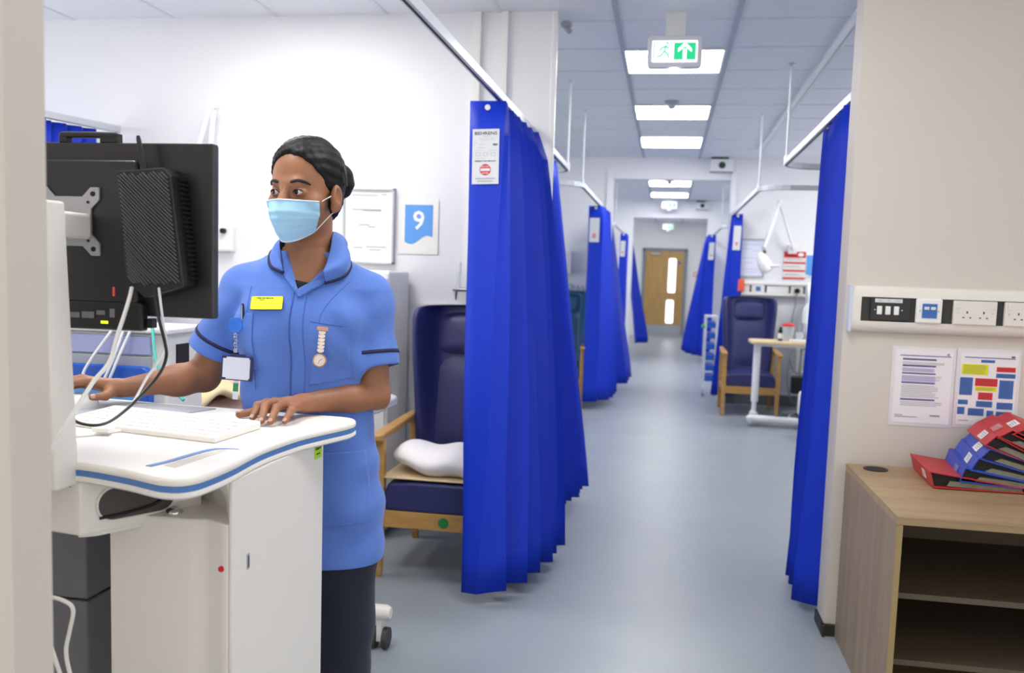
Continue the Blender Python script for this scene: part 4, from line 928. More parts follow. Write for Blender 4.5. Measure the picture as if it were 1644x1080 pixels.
# body tower with rounded corner
pl = [(-1.0, 1.85), (-1.0, 1.462), (-.845, 1.46)]+[(-.845+.03*math.sin(a), 1.43+.03*math.cos(a)) for a in (0, .4)]+[(-.80, 1.455), (-.79, 1.45)]
pl = [(-1.0, 1.85), (-1.0, 1.462), (-.845, 1.460), (-.826, 1.462), (-.812, 1.468), (-.80, 1.466), (-.785, 1.458), (-.770, 1.450), (-.757, 1.446), (-.7525, 1.447), (-.7525, 1.85)]
MB().prism(pl, (.12, .885)).build('body', 'cart', t, smooth=True, bevel=.006, seg=3)
rows = []
for k in range(9):
    a = PI/2*k/8; ins = .075*math.cos(a); z = .884+.085*math.sin(a)
    z = .884+.085*(1-math.cos(a)); ins = .10*(1-math.sin(a))
    rows.append([Vector(p) for p in ((-.93+ins*0, 1.84, z), (-.93, 1.49+ins*0+.06-ins*.0, z), (-.86+.02, 1.50+.10-ins, z), (-.775, 1.50+.04-ins*.4, z), (-.7525, 1.50-.05+0*ins, z), (-.7525, 1.84, z))])
rows = []
for k in range(9):
    a = PI/2*k/8; s = math.sin(a); c = 1-math.cos(a)
    z = .884+.082*s
    rows.append([Vector((-.90+.10*(1-c)*0, 1.84, z)), Vector((-.90, 1.60-.03*c, z)), Vector((-.86, 1.585-.10*c, z)), Vector((-.81, 1.545-.12*c, z)), Vector((-.775, 1.485-.08*c, z)), Vector((-.7525, 1.452-.02*c, z)), Vector((-.7525, 1.84, z))])
m = MB().grid(rows, close=True); m.build('neck_cove', 'cart', t, smooth=True)
lk = MB().lathe([(.0, .010), (.008, .0095), (.014, .007), (.0165, .003), (.0165, 0)][::-1], (-.886, 1.492, .885)).build('lock_cap', 'chrome', t, smooth=True)
MB().cyl((-.886, 1.492, .8945), (-.886, 1.492, .8957), .006, 14).build('key_slot', 'greyl', lk)
MB().box(-.7452, -.7435, 1.500, 1.510, .785, .815).build('latch_slot', 'greyl', t, bevel=.0005)
MB().box(-.7438, -.7430, 1.503, 1.507, .789, .811).build('latch_gap', 'slot', t)
MB().cyl((-.768, 1.452, .802), (-.768, 1.446, .802), .0055, 16).build('red_indicator', 'red', t)
st = MB().box(-.7447, -.7438, 1.818, 1.858, .928, .962).build('lime_sticker', 'lime', t)
X = Matrix.Translation((-.7436, 1.838, .945)) @ Matrix.Rotation(PI/2, 4, 'Z') @ Matrix.Rotation(PI/2, 4, 'X')
text('Check IT', .009, X @ Matrix.Translation((0, .006, 0)), 'lettering', 'slot', st, bold=.0002); text('asset no.', .006, X @ Matrix.Translation((0, -.006, 0)), 'lettering', 'slot', st)
for x, y, z in ((-.885, 1.56, .935), (-.862, 1.575, .915)): MB().ball((x, y, z), .003, 8, 6).build('screw', 'greyl', t)
# cable tray below the top
c0, c1 = Vector((-.987, 1.36)), Vector((-.868, 1.56)); dd = (c1-c0); LL = dd.length; dd.normalize(); nn = Vector((dd.y, -dd.x))
m = MB().prism([(-1.40, 1.43), (c0.x, c0.y), (c1.x, c1.y), (-1.0, 1.7), (-1.4, 1.7)], (.869, .966)); m.build('cable_tray', 'cart', t, bevel=.004)
X = Matrix(((dd.x, 0, nn.x, c0.x), (dd.y, 0, nn.y, c0.y), (0, 1, 0, 0), (0, 0, 0, 1)))
stad = rrect(.030, LL-.055, .887, .948, .030, 8)
MB().prism(stad, (.0003, .0015), X).build('tray_hole_plate', mat('tray_hole_shade', '#4b4743', .6), t)  # flat dark plate on the face, its colour imitating the shaded hole
m = MB(); lp = [X @ Vector((p[0], p[1], .002)) for p in stad]; m.tube(lp+[lp[0]], .0022, 6, cap=False); m.build('opening_rim', 'cart', t, smooth=True)
MB().tube(smooth_path([X @ Vector(p) for p in ((.034, .896, .003), (.08, .897, .003), (.13, .903, .003), (.155, .915, .003), (.157, .93, .003), (.148, .945, .003))], 6), .003, 8).build('tray_cable', 'slot', t, smooth=True)
m = MB().prism([(-1.0, 1.372), (-.975, 1.39), (-.93, 1.47), (-.915, 1.50), (-.93, 1.505), (-.955, 1.47), (-.99, 1.42)], (.862, .869)); m.build('tray_lip', 'cart', t, bevel=.002)
MB().box(-1.2, -1.005, 1.362, 1.372, .955, .975).build('tray_shadow_gap', 'slot', t)
# lifting column, base and castors
MB().box(-1.36, -1.146, 1.60, 1.82, .652, .95).build('upper_column', 'grey', t, bevel=.004)
MB().box(-1.362, -1.143, 1.597, 1.823, .12, .649).build('lower_column', 'grey', t, bevel=.004)
m = MB().prism(rrect(-1.45, -.78, 1.42, 1.95, .06), (.07, .12)); m.build('base_plate', 'cart', t, smooth=True, bevel=.01)
for x in (-1.40, -.84):
    for y in (1.47, 1.90):
        m = MB(); m.cyl((x-.016, y, .045), (x+.016, y, .045), .045, 20); w_ = m.build('castor', 'rubber', t, smooth=True); MB().box(x-.01, x+.01, y-.02, y+.02, .05, .08).build('castor_fork', 'steel', w_)
# mast
t2 = MB().add([Vector(p) for p in ((-1.16, 1.31, .96), (-.993, 1.31, .96), (-.993, 1.37, .96), (-1.16, 1.37, .96), (-1.16, 1.31, 1.447), (-1.014, 1.31, 1.447), (-1.014, 1.37, 1.447), (-1.16, 1.37, 1.447))],
              [(3, 2, 1, 0), (4, 5, 6, 7), (0, 1, 5, 4), (1, 2, 6, 5), (2, 3, 7, 6), (3, 0, 4, 7)]).build('mast', 'cart', t, bevel=.004)
MB().cyl((-1.02, 1.309, 1.05), (-1.02, 1.307, 1.05), .007, 14).build('mast_hole', 'greyl', t2)
m = MB().prism(rrect(-1.10, -1.040, 1.388, 1.434, .008), (0, .09), Matrix.Translation((0, 1.479, 0)) @ Matrix.Rotation(PI/2, 4, 'X')); m.build('monitor_arm', 'cart', t, smooth=True, bevel=.006)

# ---------------------------------------------------------------- monitor
t = thing('monitor', 'black computer monitor seen from behind, nurse reading its screen', 'monitor', (-1.07, 1.51, 1.25))
MB().box(-1.335, -.816, 1.505, 1.525, 1.249, 1.566).build('rear_shell', 'blk2', t, bevel=.003)
MB().box(-1.332, -.819, 1.525, 1.530, 1.252, 1.563).build('bezel', 'blk', t)
MB().box(-1.322, -.829, 1.5295, 1.531, 1.268, 1.553).build('screen', mat('screen_lit', '#9fc4e8', .3, emit=.6, ecol='#dbe8f6'), t)
MB().prism(rrect(-1.20, -.955, 1.272, 1.532, .008), (0, .022), Matrix.Translation((0, 1.506, 0)) @ Matrix.Rotation(PI/2, 4, 'X')).build('rear_housing', 'blk2', t, smooth=True, bevel=.004)
pl = []
for sx in (-1, 1):
    pass
cx_, cz = -1.088, 1.420
pts = [(-.062, .062), (-.045, .062), (-.028, .045), (.028, .045), (.045, .062), (.062, .062), (.062, .040), (.045, .023), (.045, -.023), (.062, -.040), (.062, -.062), (.045, -.062), (.028, -.045), (-.028, -.045), (-.045, -.062), (-.062, -.062), (-.062, -.040), (-.045, -.023), (-.045, .023), (-.062, .040)]
v = MB().prism([(cx_+p[0], cz+p[1]) for p in pts][::-1], (0, .004), Matrix.Translation((0, 1.483, 0)) @ Matrix.Rotation(PI/2, 4, 'X')).build('mounting_plate', mat('plate_silver', '#a9abb0', .4, metal=.3), t)
for dx in (-.05, .05):
    for dz in (-.05, .05): MB().cyl((cx_+dx, 1.479, cz+dz), (cx_+dx, 1.477, cz+dz), .0045, 14).build('screw', 'slot', v)
for dz in (-.035, .035): MB().cyl((cx_+.040, 1.479, cz+dz), (cx_+.040, 1.4775, cz+dz), .0025, 10).build('screw', 'slot', v)
m = MB().box(-1.115, -.945, 1.482, 1.506, 1.222, 1.275); dk = m.build('port_housing', 'blk', t, bevel=.005)
MB().box(-1.026, -1.012, 1.4805, 1.482, 1.234, 1.239).build('power_led', 'led', dk)
m = MB()
for x0, x1, z0, z1 in ((-1.10, -1.07, 1.243, 1.253), (-1.065, -1.04, 1.243, 1.255), (-1.035, -1.018, 1.250, 1.258), (-1.008, -.998, 1.246, 1.262)): m.box(x0, x1, 1.4808, 1.482, z0, z1)
m.build('rear_ports', 'grey', dk)
MB().box(-.944, -.930, 1.495, 1.51, 1.228, 1.246).build('side_plug', 'blk', t, bevel=.002)
MB().box(-1.002, -.998, 1.4815, 1.484, 1.285, 1.302).build('orange_mark', 'orange', t)
tp = MB(); tp.box(-1.128, -1.008, 1.508, 1.526, 1.576, 1.584); tp.box(-1.128, -1.112, 1.508, 1.526, 1.566, 1.578); tp.box(-1.044, -1.008, 1.508, 1.526, 1.566, 1.578); tp.tube([(-1.125, 1.512, 1.581), (-1.012, 1.512, 1.581)], .006, 10)
tp.build('top_clip', 'blk', t, smooth=True, bevel=.002)
# mini pc on the back
t = thing('mini_computer', 'black ribbed mini computer fixed to the back of the monitor', 'computer', (-.92, 1.46, 1.3))
def q2(u, v, d):   # u 0..1 left-right, v 0..1 bottom-top, d depth toward camera
    a = Vector((-.957, 1.32)).lerp(Vector((-.977, 1.512)), v); b = Vector((-.846, 1.312)).lerp(Vector((-.872, 1.517)), v)
    p = a.lerp(b, u); z = p.y + (-.022*(1-v)*(1-abs(u-.35)*1.2)*.8)
    return Vector((p.x, 1.468-d, z))
prof = [(0, .10), (.06, .02), (.28, -.07), (.30, -.075), (1, .0), (1, .93), (.88, 1.0), (.0, .985)]
m = MB(); n = len(prof)
m.add([q2(u, v, -.035) for u, v in prof]+[q2(u, v, .012) for u, v in prof], [tuple(range(n)), tuple(range(2*n-1, n-1, -1))]+[(i, (i+1) % n, n+(i+1) % n, n+i) for i in range(n)])
bd = m.build('casing', 'blk', t, bevel=.002)
k = -1.0
m = MB()
while k < 1.0:
    P_ = []
    # diagonal from lower right to upper left: v = k + .72*(1-u)  (in rib space)
    for s in range(21):
        u = s/20; v = k+.52*(1-u)+.30
        if .03 < u < .985 and (.0+.03 if u > .25 else .03) < v < (.97 if u < .86 else .97-.5*(u-.86)): P_.append(q2(u, v, .0140))
    if len(P_) > 2:
        m.tube([P_[0], P_[len(P_)//2], P_[-1]], .0017, 5)
    k += .036
m.build('diagonal_ribs', mat('rib_grey', '#55585a', .3), bd, smooth=True)
m = MB()
for i in range(22):
    v = .06+.88*i/22; p = q2(1, v, .0); m.box(p.x-.004, p.x+.006, 1.478, 1.502, p.z, p.z+.004)
m.build('side_fins', 'blk', bd)
MB().tube([(-.932, 1.474, 1.51), (-.936, 1.474, 1.535), (-.943, 1.474, 1.568), (-.944, 1.474, 1.574)], [.007, .0055, .0042, .003], 10).build('antenna', 'blk', t, smooth=True)

# ---------------------------------------------------------------- things on the cart
K0, K1, K2, K3 = Vector((-.856, 1.587, 1.0)), Vector((-.876, 1.781, 1.0)), Vector((-1.268, 1.875, 1.0)), Vector((-1.215, 1.675, 1.0))
K1 = Vector((-.845, 1.765, 1.0)); K2 = Vector((-1.245, 1.845, 1.0)); K3 = Vector((-1.256, 1.667, 1.0))
K3 = K2+K0-K1
t = thing('keyboard', 'flat white keyboard lying on the cart beside the nurse\'s left hand', 'keyboard', tuple(K0))
m = MB(); up_ = Vector((0, 0, .012)); up2 = Vector((0, 0, .018))
m.add([K0, K1, K2, K3, K0+up_, K1+up2, K2+up2, K3+up_], [(3, 2, 1, 0), (4, 5, 6, 7), (0, 1, 5, 4), (1, 2, 6, 5), (2, 3, 7, 6), (3, 0, 4, 7)]); m.build('case', 'cart', t, bevel=.003)
eu = (K3-K0).normalized(); ev = (K1-K0).normalized(); Lk = (K3-K0).length; Wk = (K1-K0).length
for r_ in range(5):
    for c_ in range(19):
        u0 = .012+c_*(Lk-.024)/19; v0 = .014+r_*(Wk-.028)/5; a = .0165; b = (Wk-.028)/5-.004
        z0 = .012+.006*(v0/Wk)
        p = [K0+eu*u0+ev*v0, K0+eu*(u0+a)+ev*v0, K0+eu*(u0+a)+ev*(v0+b), K0+eu*u0+ev*(v0+b)]
        if r_*19+c_ >= 95: break
        q_ = MB(); q_.add([x+Vector((0, 0, z0)) for x in p]+[x+Vector((0, 0, z0+.0018)) for x in p], [(3, 2, 1, 0), (4, 5, 6, 7), (0, 1, 5, 4), (1, 2, 6, 5), (2, 3, 7, 6), (3, 0, 4, 7)]); q_.build('key', 'cart', t)
t = thing('mouse', 'white computer mouse under the nurse\'s right hand', 'mouse', (-1.36, 1.875, 1.003))
X = Matrix.Translation((-1.365, 1.87, 1.003)) @ Matrix.Rotation(math.radians(-32), 4, 'Z')
rows = []
for i in range(9):
    a = PI/2*i/8; r_ = math.cos(a) ** .6 if i < 8 else .02; z = .032*math.sin(a) ** .9 if i else 0
    rows.append([X @ Vector((.031*r_*math.cos(q/24*2*PI), .055*r_*math.sin(q/24*2*PI), z)) for q in range(24)])
MB().grid(rows, close=True).build('shell', 'white', t, smooth=True)
MB().box(-.004, .004, -.04, -.02, .024, .032, X).build('scroll_wheel', 'greyl', t, bevel=.002)
MB().prism([(-1.48, 1.80), (-1.29, 1.775), (-1.10, 1.85), (-1.06, 1.97), (-1.45, 2.0)], (1.0, 1.003)).build('m', 'greyl')
o = bpy.data.objects['m']; o.name = 'mouse_mat'; tag(o, 'thin grey mouse mat at the back of the cart top', 'mouse mat')
def cable(name, label, pts, r, m, n=8):
    return tag(MB().tube(smooth_path(pts, n), r, 8).build(name, m, smooth=True), label, 'cable')
cable('white_cable', 'thick white cable hanging from the mini computer down to the mast', [(-0.946, 1.455, 1.303), (-0.941, 1.44, 1.285), (-0.939, 1.42, 1.253), (-0.939, 1.4, 1.219), (-0.941, 1.385, 1.182), (-0.943, 1.37, 1.165), (-0.95, 1.35, 1.145), (-0.959, 1.32, 1.106), (-0.969, 1.295, 1.07), (-0.979, 1.28, 1.039)], .0036, 'white')
cable('black_cable', 'black cable looping from the mini computer across the cart top', [(-0.899, 1.455, 1.304), (-0.89, 1.44, 1.285), (-0.877, 1.43, 1.247), (-0.867, 1.43, 1.211), (-0.864, 1.43, 1.185), (-0.881, 1.44, 1.156), (-0.912, 1.45, 1.124), (-0.972, 1.48, 1.079), (-1.038, 1.52, 1.043), (-1.078, 1.53, 1.032), (-1.104, 1.52, 1.038), (-1.121, 1.52, 1.049)], .003, 'blk')
cable('thin_white_cable', 'thin white cable hanging beside the black one behind the monitor', [(-0.893, 1.455, 1.304), (-0.88, 1.44, 1.274), (-0.875, 1.44, 1.236), (-0.872, 1.44, 1.208), (-0.909, 1.47, 1.164), (-0.947, 1.5, 1.133), (-1.005, 1.56, 1.09), (-1.099, 1.68, 1.043)], .0024, 'tubew')
cable('usb_cable', 'white usb cable with a small connector lying on the cart top', [(-1.20, 1.50, 1.0035), (-1.15, 1.535, 1.0035), (-1.113, 1.585, 1.0035), (-1.09, 1.635, 1.0035), (-1.06, 1.68, 1.004), (-1.03, 1.72, 1.012)], .003, 'white')
tag(MB().box(-1.122, -1.085, 1.585, 1.61, 1.0065, 1.016).build('usb_adapter', 'white', bevel=.002), 'small white adapter block on the usb cable', 'adapter')
cable('lower_cable', 'white cable looping beside the grey cart column', [(-1.04, 1.27, .80), (-.999, 1.28, .792), (-.96, 1.28, .786), (-.943, 1.28, .772), (-.950, 1.28, .735), (-.957, 1.28, .70), (-.950, 1.28, .66), (-.93, 1.28, .61), (-.92, 1.28, .55)], .0035, 'white')
cable('lower_cable', 'second strand of white cable below the cart tray, hanging straighter', [(-1.01, 1.265, .81), (-.995, 1.265, .765), (-.975, 1.265, .715), (-.955, 1.265, .66), (-.935, 1.265, .61), (-.925, 1.265, .55)], .0035, 'white')
# ---------------------------------------------------------------- implicit-surface modelling for the nurse
F32 = np.float32
def _v(*a): return np.array(a, F32)
def cap(p, a, b, ra, rb=None):
    rb = ra if rb is None else rb
    a = _v(*a); b = _v(*b); ab = b-a; t = np.clip(((p-a) @ ab)/max(1e-9, float(ab @ ab)), 0, 1)
    d = p-a-t[:, None]*ab
    return np.sqrt((d*d).sum(1))-(ra+(rb-ra)*t)
def ell(p, c, r, R=None):
    q = p-_v(*c)
    if R is not None: q = q @ R
    r = _v(*r); k = np.sqrt(((q/r)**2).sum(1)); g = np.sqrt(((q/(r*r))**2).sum(1))
    return k*(k-1)/np.maximum(g, 1e-6)
def smin(a, b, k): h = np.clip(.5+.5*(b-a)/k, 0, 1); return b*(1-h)+a*h-k*h*(1-h)
def smax(a, b, k): return -smin(-a, -b, k)
def nets(f, lo, hi, h):
    lo = np.array(lo, F32); n = np.ceil((np.array(hi)-lo)/h).astype(int)+1
    ax = [lo[i]+h*np.arange(n[i], dtype=F32) for i in range(3)]
    D = np.empty(n, F32)
    for s in range(0, n[0], 24):
        g = np.stack(np.meshgrid(ax[0][s:s+24], ax[1], ax[2], indexing='ij'), -1).reshape(-1, 3)
        D[s:s+24] = f(g).reshape(-1, n[1], n[2])
    I = D < 0
    c = np.zeros(tuple(n-1), np.int8)
    offs = [(i, j, k) for i in (0, 1) for j in (0, 1) for k in (0, 1)]
    for i, j, k in offs: c += I[i:n[0]-1+i, j:n[1]-1+j, k:n[2]-1+k]
    act = (c > 0) & (c < 8); idx = np.argwhere(act); ids = -np.ones(act.shape, np.int64); ids[act] = np.arange(len(idx))
    acc = np.zeros((len(idx), 3)); cnt = np.zeros(len(idx))
    for a in range(8):
        for b in range(a+1, 8):
            oa, ob = offs[a], offs[b]
            if sum(abs(oa[q]-ob[q]) for q in range(3)) != 1: continue
            da = D[idx[:, 0]+oa[0], idx[:, 1]+oa[1], idx[:, 2]+oa[2]]; db = D[idx[:, 0]+ob[0], idx[:, 1]+ob[1], idx[:, 2]+ob[2]]
            m = (da < 0) != (db < 0); t = np.where(m, da/np.where(m, da-db, 1), 0)
            P = np.array(oa)+t[:, None]*(np.array(ob)-np.array(oa)); acc[m] += P[m]; cnt[m] += 1
    V = (idx+acc/cnt[:, None])*h+lo
    Fs = []
    for ax_ in range(3):
        u, v = [(1, 2), (2, 0), (0, 1)][ax_]
        sl0 = [slice(None)]*3; sl1 = [slice(None)]*3; sl0[ax_] = slice(0, n[ax_]-1); sl1[ax_] = slice(1, n[ax_])
        A = I[tuple(sl0)]; B = I[tuple(sl1)]; E = np.argwhere(A != B)
        ok = (E[:, u] > 0) & (E[:, v] > 0) & (E[:, u] < n[u]-1) & (E[:, v] < n[v]-1); E = E[ok]
        fl = A[E[:, 0], E[:, 1], E[:, 2]]
        def cell(du, dv):
            q = E.copy(); q[:, u] -= du; q[:, v] -= dv; return ids[q[:, 0], q[:, 1], q[:, 2]]
        Q = np.stack([cell(1, 1), cell(0, 1), cell(0, 0), cell(1, 0)], 1)
        Q[~fl] = Q[~fl][:, ::-1]; Fs.append(Q)
    return V, np.concatenate(Fs)
def mesh_from(name, parts, m, parent, smooth=2):
    mb = MB()
    me = bpy.data.meshes.new(name); V = np.concatenate([p[0] for p in parts]); o_ = 0; Fs = []
    for v, f in parts: Fs.append(f+o_); o_ += len(v)
    Fq = np.concatenate(Fs); off = np.array(ORG.get(parent.name, (0, 0, 0)) if parent is not None else (0, 0, 0))
    V = V-off
    me.vertices.add(len(V)); me.vertices.foreach_set('co', V.astype(F32).ravel())
    me.loops.add(Fq.size); me.loops.foreach_set('vertex_index', Fq.astype(np.int32).ravel())
    me.polygons.add(len(Fq)); me.polygons.foreach_set('loop_start', np.arange(0, Fq.size, 4, dtype=np.int32)); me.polygons.foreach_set('loop_total', np.full(len(Fq), 4, np.int32))
    me.update(calc_edges=True); me.validate()
    for q in (m if isinstance(m, (list, tuple)) else [m]): me.materials.append(M[q] if isinstance(q, str) else q)
    me.shade_smooth(); o = bpy.data.objects.new(name, me); C.objects.link(o)
    if parent is not None: o.parent = parent; ORG[o.name] = tuple(off)
    return o

M.update(skin=mat('skin', '#9c6a4c', .48, spec=.4, sss=.12, noise=.05, nscale=60, bump=.08, bscale=500), hair=mat('black_hair', '#0c0909', .55, spec=.28, bump=.35, bscale=300),
 tunic=mat('tunic_blue', '#5c7fcf', .8, spec=.25, sheen=.15, noise=.03, nscale=30, bump=.1, bscale=1200), seam=mat('seam_blue', '#3f5da6', .8), navy=mat('navy_piping', '#1b1d49', .7), trous=mat('navy_trousers', '#171c33', .8, sheen=.1, bump=.15, bscale=700),
 mask=mat('mask_blue', '#a8d3ef', .75, spec=.2, bump=.08, bscale=900), masktop=mat('mask_edge', '#d5e2f0', .7), nail=mat('nail', '#c09484', .3), eyew=mat('eye_white', '#ddd6d0', .25), iris=mat('iris', '#1c100b', .15), brow=mat('eyebrow', '#17100d', .7),
 gold=mat('rose_gold', '#c99a86', .3, metal=.8), dial=mat('watch_dial', '#ecdfd6', .4), bluep=mat('blue_reel', '#2f74dc', .3), card=mat('card_white', '#dcdfee', .35), navyp=mat('navy_plastic', '#23285c', .4), lipg=mat('green_card', '#2a8a58', .5), badge=mat('yellow_badge', '#e2ee1e', .4), under=mat('black_vest', '#17171c', .8))

NUR = thing('person', 'person in a blue tunic and pale blue face mask, working at the white computer cart', 'person', (-.89, 2.12, 0))
# torso frame
TH = math.radians(13); TC = np.array([-.888, 2.105], F32); ts = _v(math.cos(TH), math.sin(TH), 0); tf = _v(math.sin(TH), -math.cos(TH), 0)
ZZ = [.55, .62, .70, .80, .90, 1.00, 1.10, 1.18, 1.25, 1.30, 1.335, 1.365, 1.40]
AA = [.186, .186, .184, .178, .167, .158, .158, .166, .168, .158, .128, .088, .062]
BB = [.135, .133, .128, .122, .114, .106, .108, .116, .112, .100, .084, .070, .060]
CX = [.018, .018, .016, .014, .010, .004, 0, 0, 0, 0, 0, 0, 0]
def torso(p):
    z = p[:, 2]; a = np.interp(z, ZZ, AA).astype(F32); b = np.interp(z, ZZ, BB).astype(F32); cx = np.interp(z, ZZ, CX).astype(F32)
    q = p.copy(); q[:, 0] -= TC[0]+cx; q[:, 1] -= TC[1]; q[:, 2] = 0
    u = q @ ts; v = q @ tf
    k = (np.abs(u/a)**2.7+np.abs(v/b)**2.7)**(1/2.7)
    d = (k-1)*np.minimum(a, b)*.92
    d = smax(d, z-1.43, .02)
    for s in (-1, 1):
        c = np.array([TC[0], TC[1], 1.205])+s*.070*ts+.082*tf
        d = smin(d, ell(p, c, (.062, .045, .062)), .05)
    for S in (SR, SL): d = smin(d, cap(p, (-.892, 2.125, 1.352), (S[0], S[1], S[2]+.012), .048, .052), .05)
    return d
SR = (-1.045, 2.095, 1.283); SL = (-.742, 2.150, 1.272)          # shoulders (her right, her left)
ER = (-1.172, 2.115, 1.062); EL = (-.718, 2.125, 1.032)          # elbows
WRr = (-1.300, 1.955, 1.040); WRl = (-.828, 1.960, 1.030)        # wrists
CR = (-1.136, 2.11, 1.128); CL = (-.713, 2.13, 1.102)            # cuff centres
def sleeve(p, S, Cc, r0=.062, r1=.067):
    d = cap(p, S, Cc, r0, r1)
    ax = np.array(Cc, F32)-np.array(S, F32); ax = ax/np.linalg.norm(ax)
    return smax(d, (p-_v(*Cc)) @ ax, .004)
HC = _v(-.880, 2.078, 1.542); PH = math.radians(9)
hs = _v(math.cos(PH), -math.sin(PH), 0); hf = _v(-math.sin(PH), -math.cos(PH), 0)
HR = np.stack([hs, hf, _v(0, 0, 1)], 1)
def hl(p): return (p-HC) @ HR                                    # world to head frame (left, forward, up)
def hw(q): return HC+HR @ np.array(q, F32)
def headsdf(p, hi=True):
    q = hl(p)
    d = ell(q, (0, -.012, .036), (.075, .097, .080))
    d = smin(d, ell(q, (0, .026, -.005), (.066, .066, .088)), .02)
    d = smin(d, ell(q, (0, .026, -.072), (.052, .054, .052)), .03)
    d = smin(d, ell(q, (0, .060, -.108), (.022, .022, .018)), .025)
    for s in (-1, 1): d = smin(d, ell(q, (s*.044, .050, -.040), (.026, .026, .022)), .02)
    d = smin(d, cap(q, (-.028, .083, .004), (.028, .083, .004), .010), .015)
    for s in (-1, 1): d = smax(d, -ell(q, (s*.032, .103, -.017), (.017, .014, .011)), .014)
    d = smin(d, cap(q, (0, .088, -.004), (0, .106, -.040), .0085, .012), .014)
    d = smin(d, ell(q, (0, .102, -.048), (.018, .014, .010)), .01)
    d = smin(d, ell(q, (0, .085, -.080), (.024, .012, .012)), .012)
    if hi:
        for s in (-1, 1):
            d = smin(d, ell(q, (s*.0315, .0775, -.017), (.0165, .0150, .0120)), .004)
            d = smax(d, -ell(q, (s*.0315, .0930, -.0172), (.0140, .013, .0056)), .0015)
    for s in (-1, 1):
        e = ell(q, (s*.079, -.008, -.024), (.011, .021, .033)); e = smax(e, -ell(q, (s*.091, -.004, -.018), (.009, .012, .020)), .003)
        e = smin(e, ell(q, (s*.077, .000, -.050), (.006, .009, .010)), .008)
        e = smin(e, ell(q, (s*.078, .006, -.024), (.005, .005, .008)), .006)
        d = smin(d, e, .006)
    for s in (-1, 1): d = smax(d, -ell(q, (s*.0925, -.005, -.018), (.0085, .0125, .022)), .002)
    nk = cap(p, tuple(hw((0, -.028, -.075))), (-.890, 2.122, 1.30), .050, .056)
    return smin(d, nk, .028)
FL = dict(  # her left hand, spread flat on the cart edge: (mcp, pip, tip, r)
 index=((-.893, 1.893, 1.036), (-.899, 1.862, 1.034), (-.897, 1.832, 1.0115)), middle=((-.868, 1.882, 1.041), (-.868, 1.835, 1.040), (-.858, 1.793, 1.0120)),
 ring=((-.844, 1.878, 1.038), (-.842, 1.835, 1.036), (-.838, 1.797, 1.0115)), little=((-.822, 1.880, 1.030), (-.814, 1.848, 1.028), (-.814, 1.818, 1.0105)))
FR = dict(index=((-1.345, 1.880, 1.064), (-1.372, 1.848, 1.062), (-1.398, 1.818, 1.043)), middle=((-1.362, 1.893, 1.068), (-1.392, 1.860, 1.064), (-1.420, 1.830, 1.040)),
 ring=((-1.378, 1.908, 1.062), (-1.408, 1.878, 1.056), (-1.434, 1.852, 1.030)), little=((-1.390, 1.925, 1.050), (-1.415, 1.902, 1.040), (-1.436, 1.882, 1.020)))
def hand(p, W_, FG, thumb, k=.010):
    W_ = np.array(W_); d = None
    for i, (n_, (a, b, c)) in enumerate(FG.items()):
        a = np.array(a); st = W_+(a-W_)*.22
        m_ = cap(p, tuple(st), tuple(a), .0150 if n_ != 'little' else .0135, .0098)
        d = m_ if d is None else smin(d, m_, .012)
    for n_, (a, b, c) in FG.items():
        r = .0082 if n_ == 'little' else .0092
        f = smin(cap(p, a, b, r+.0012, r), cap(p, b, c, r, r-.0016), .002)
        f = smin(f, ell(p, b, (r+.0010,)*3), .003)
        d = smin(d, f, .0045)
    a, b, c = thumb
    th = smin(cap(p, a, b, .0145, .0105), cap(p, b, c, .0100, .0080), .004)
    return smin(d, th, .012)
THL = ((-.862, 1.932, 1.028), (-.917, 1.902, 1.016), (-.948, 1.868, 1.0095)); THR = ((-1.305, 1.918, 1.036), (-1.298, 1.888, 1.030), (-1.314, 1.862, 1.030))
def arms(p):
    d = smin(cap(p, (SR[0]-.005, SR[1], SR[2]-.02), ER, .050, .041), cap(p, ER, WRr, .041, .0225), .018)
    mR = np.array(ER)*.68+np.array(WRr)*.32; d = smin(d, ell(p, (mR[0], mR[1], mR[2]-.004), (.05, .045, .040)), .02)
    e = smin(cap(p, (SL[0]+.002, SL[1], SL[2]-.02), EL, .050, .042), cap(p, EL, WRl, .042, .0225), .018)
    mL = np.array(EL)*.66+np.array(WRl)*.34; e = smin(e, ell(p, (mL[0], mL[1], mL[2]-.003), (.046, .048, .040)), .02)
    return d, e
def body(p):
    d = torso(p)+.010
    d = smax(d, -(p[:, 2]-.60), .01)
    a, b = arms(p)
    d = smin(d, a, .01); d = smin(d, b, .01)
    d = smin(d, cap(p, (-.884, 2.10, 1.46), (-.890, 2.122, 1.30), .050, .056), .02)
    return d
def handL(p): return smin(arms(p)[1], hand(p, WRl, FL, THL), .016)
def handR(p): return smin(arms(p)[0], hand(p, WRr, FR, THR), .016)
XL, XR = 1.985, -1.285   # seams between sampling blocks: wrists and neck
parts = [nets(body, (-1.285, 1.93, 1.0), (-.62, 2.28, 1.395), .0042),
         nets(lambda p: smin(headsdf(p), torso(p)+.010, .012), (-1.01, 1.92, 1.3946), (-.74, 2.24, 1.685), .0019)]
lb = nets(handL, (-.985, 1.76, .985), (-.74, 2.02, 1.085), .0018); rb = nets(handR, (-1.46, 1.78, .99), (-1.25, 2.02, 1.10), .0018)
parts += [lb, rb]
bodyo = mesh_from('body', parts, 'skin', NUR)
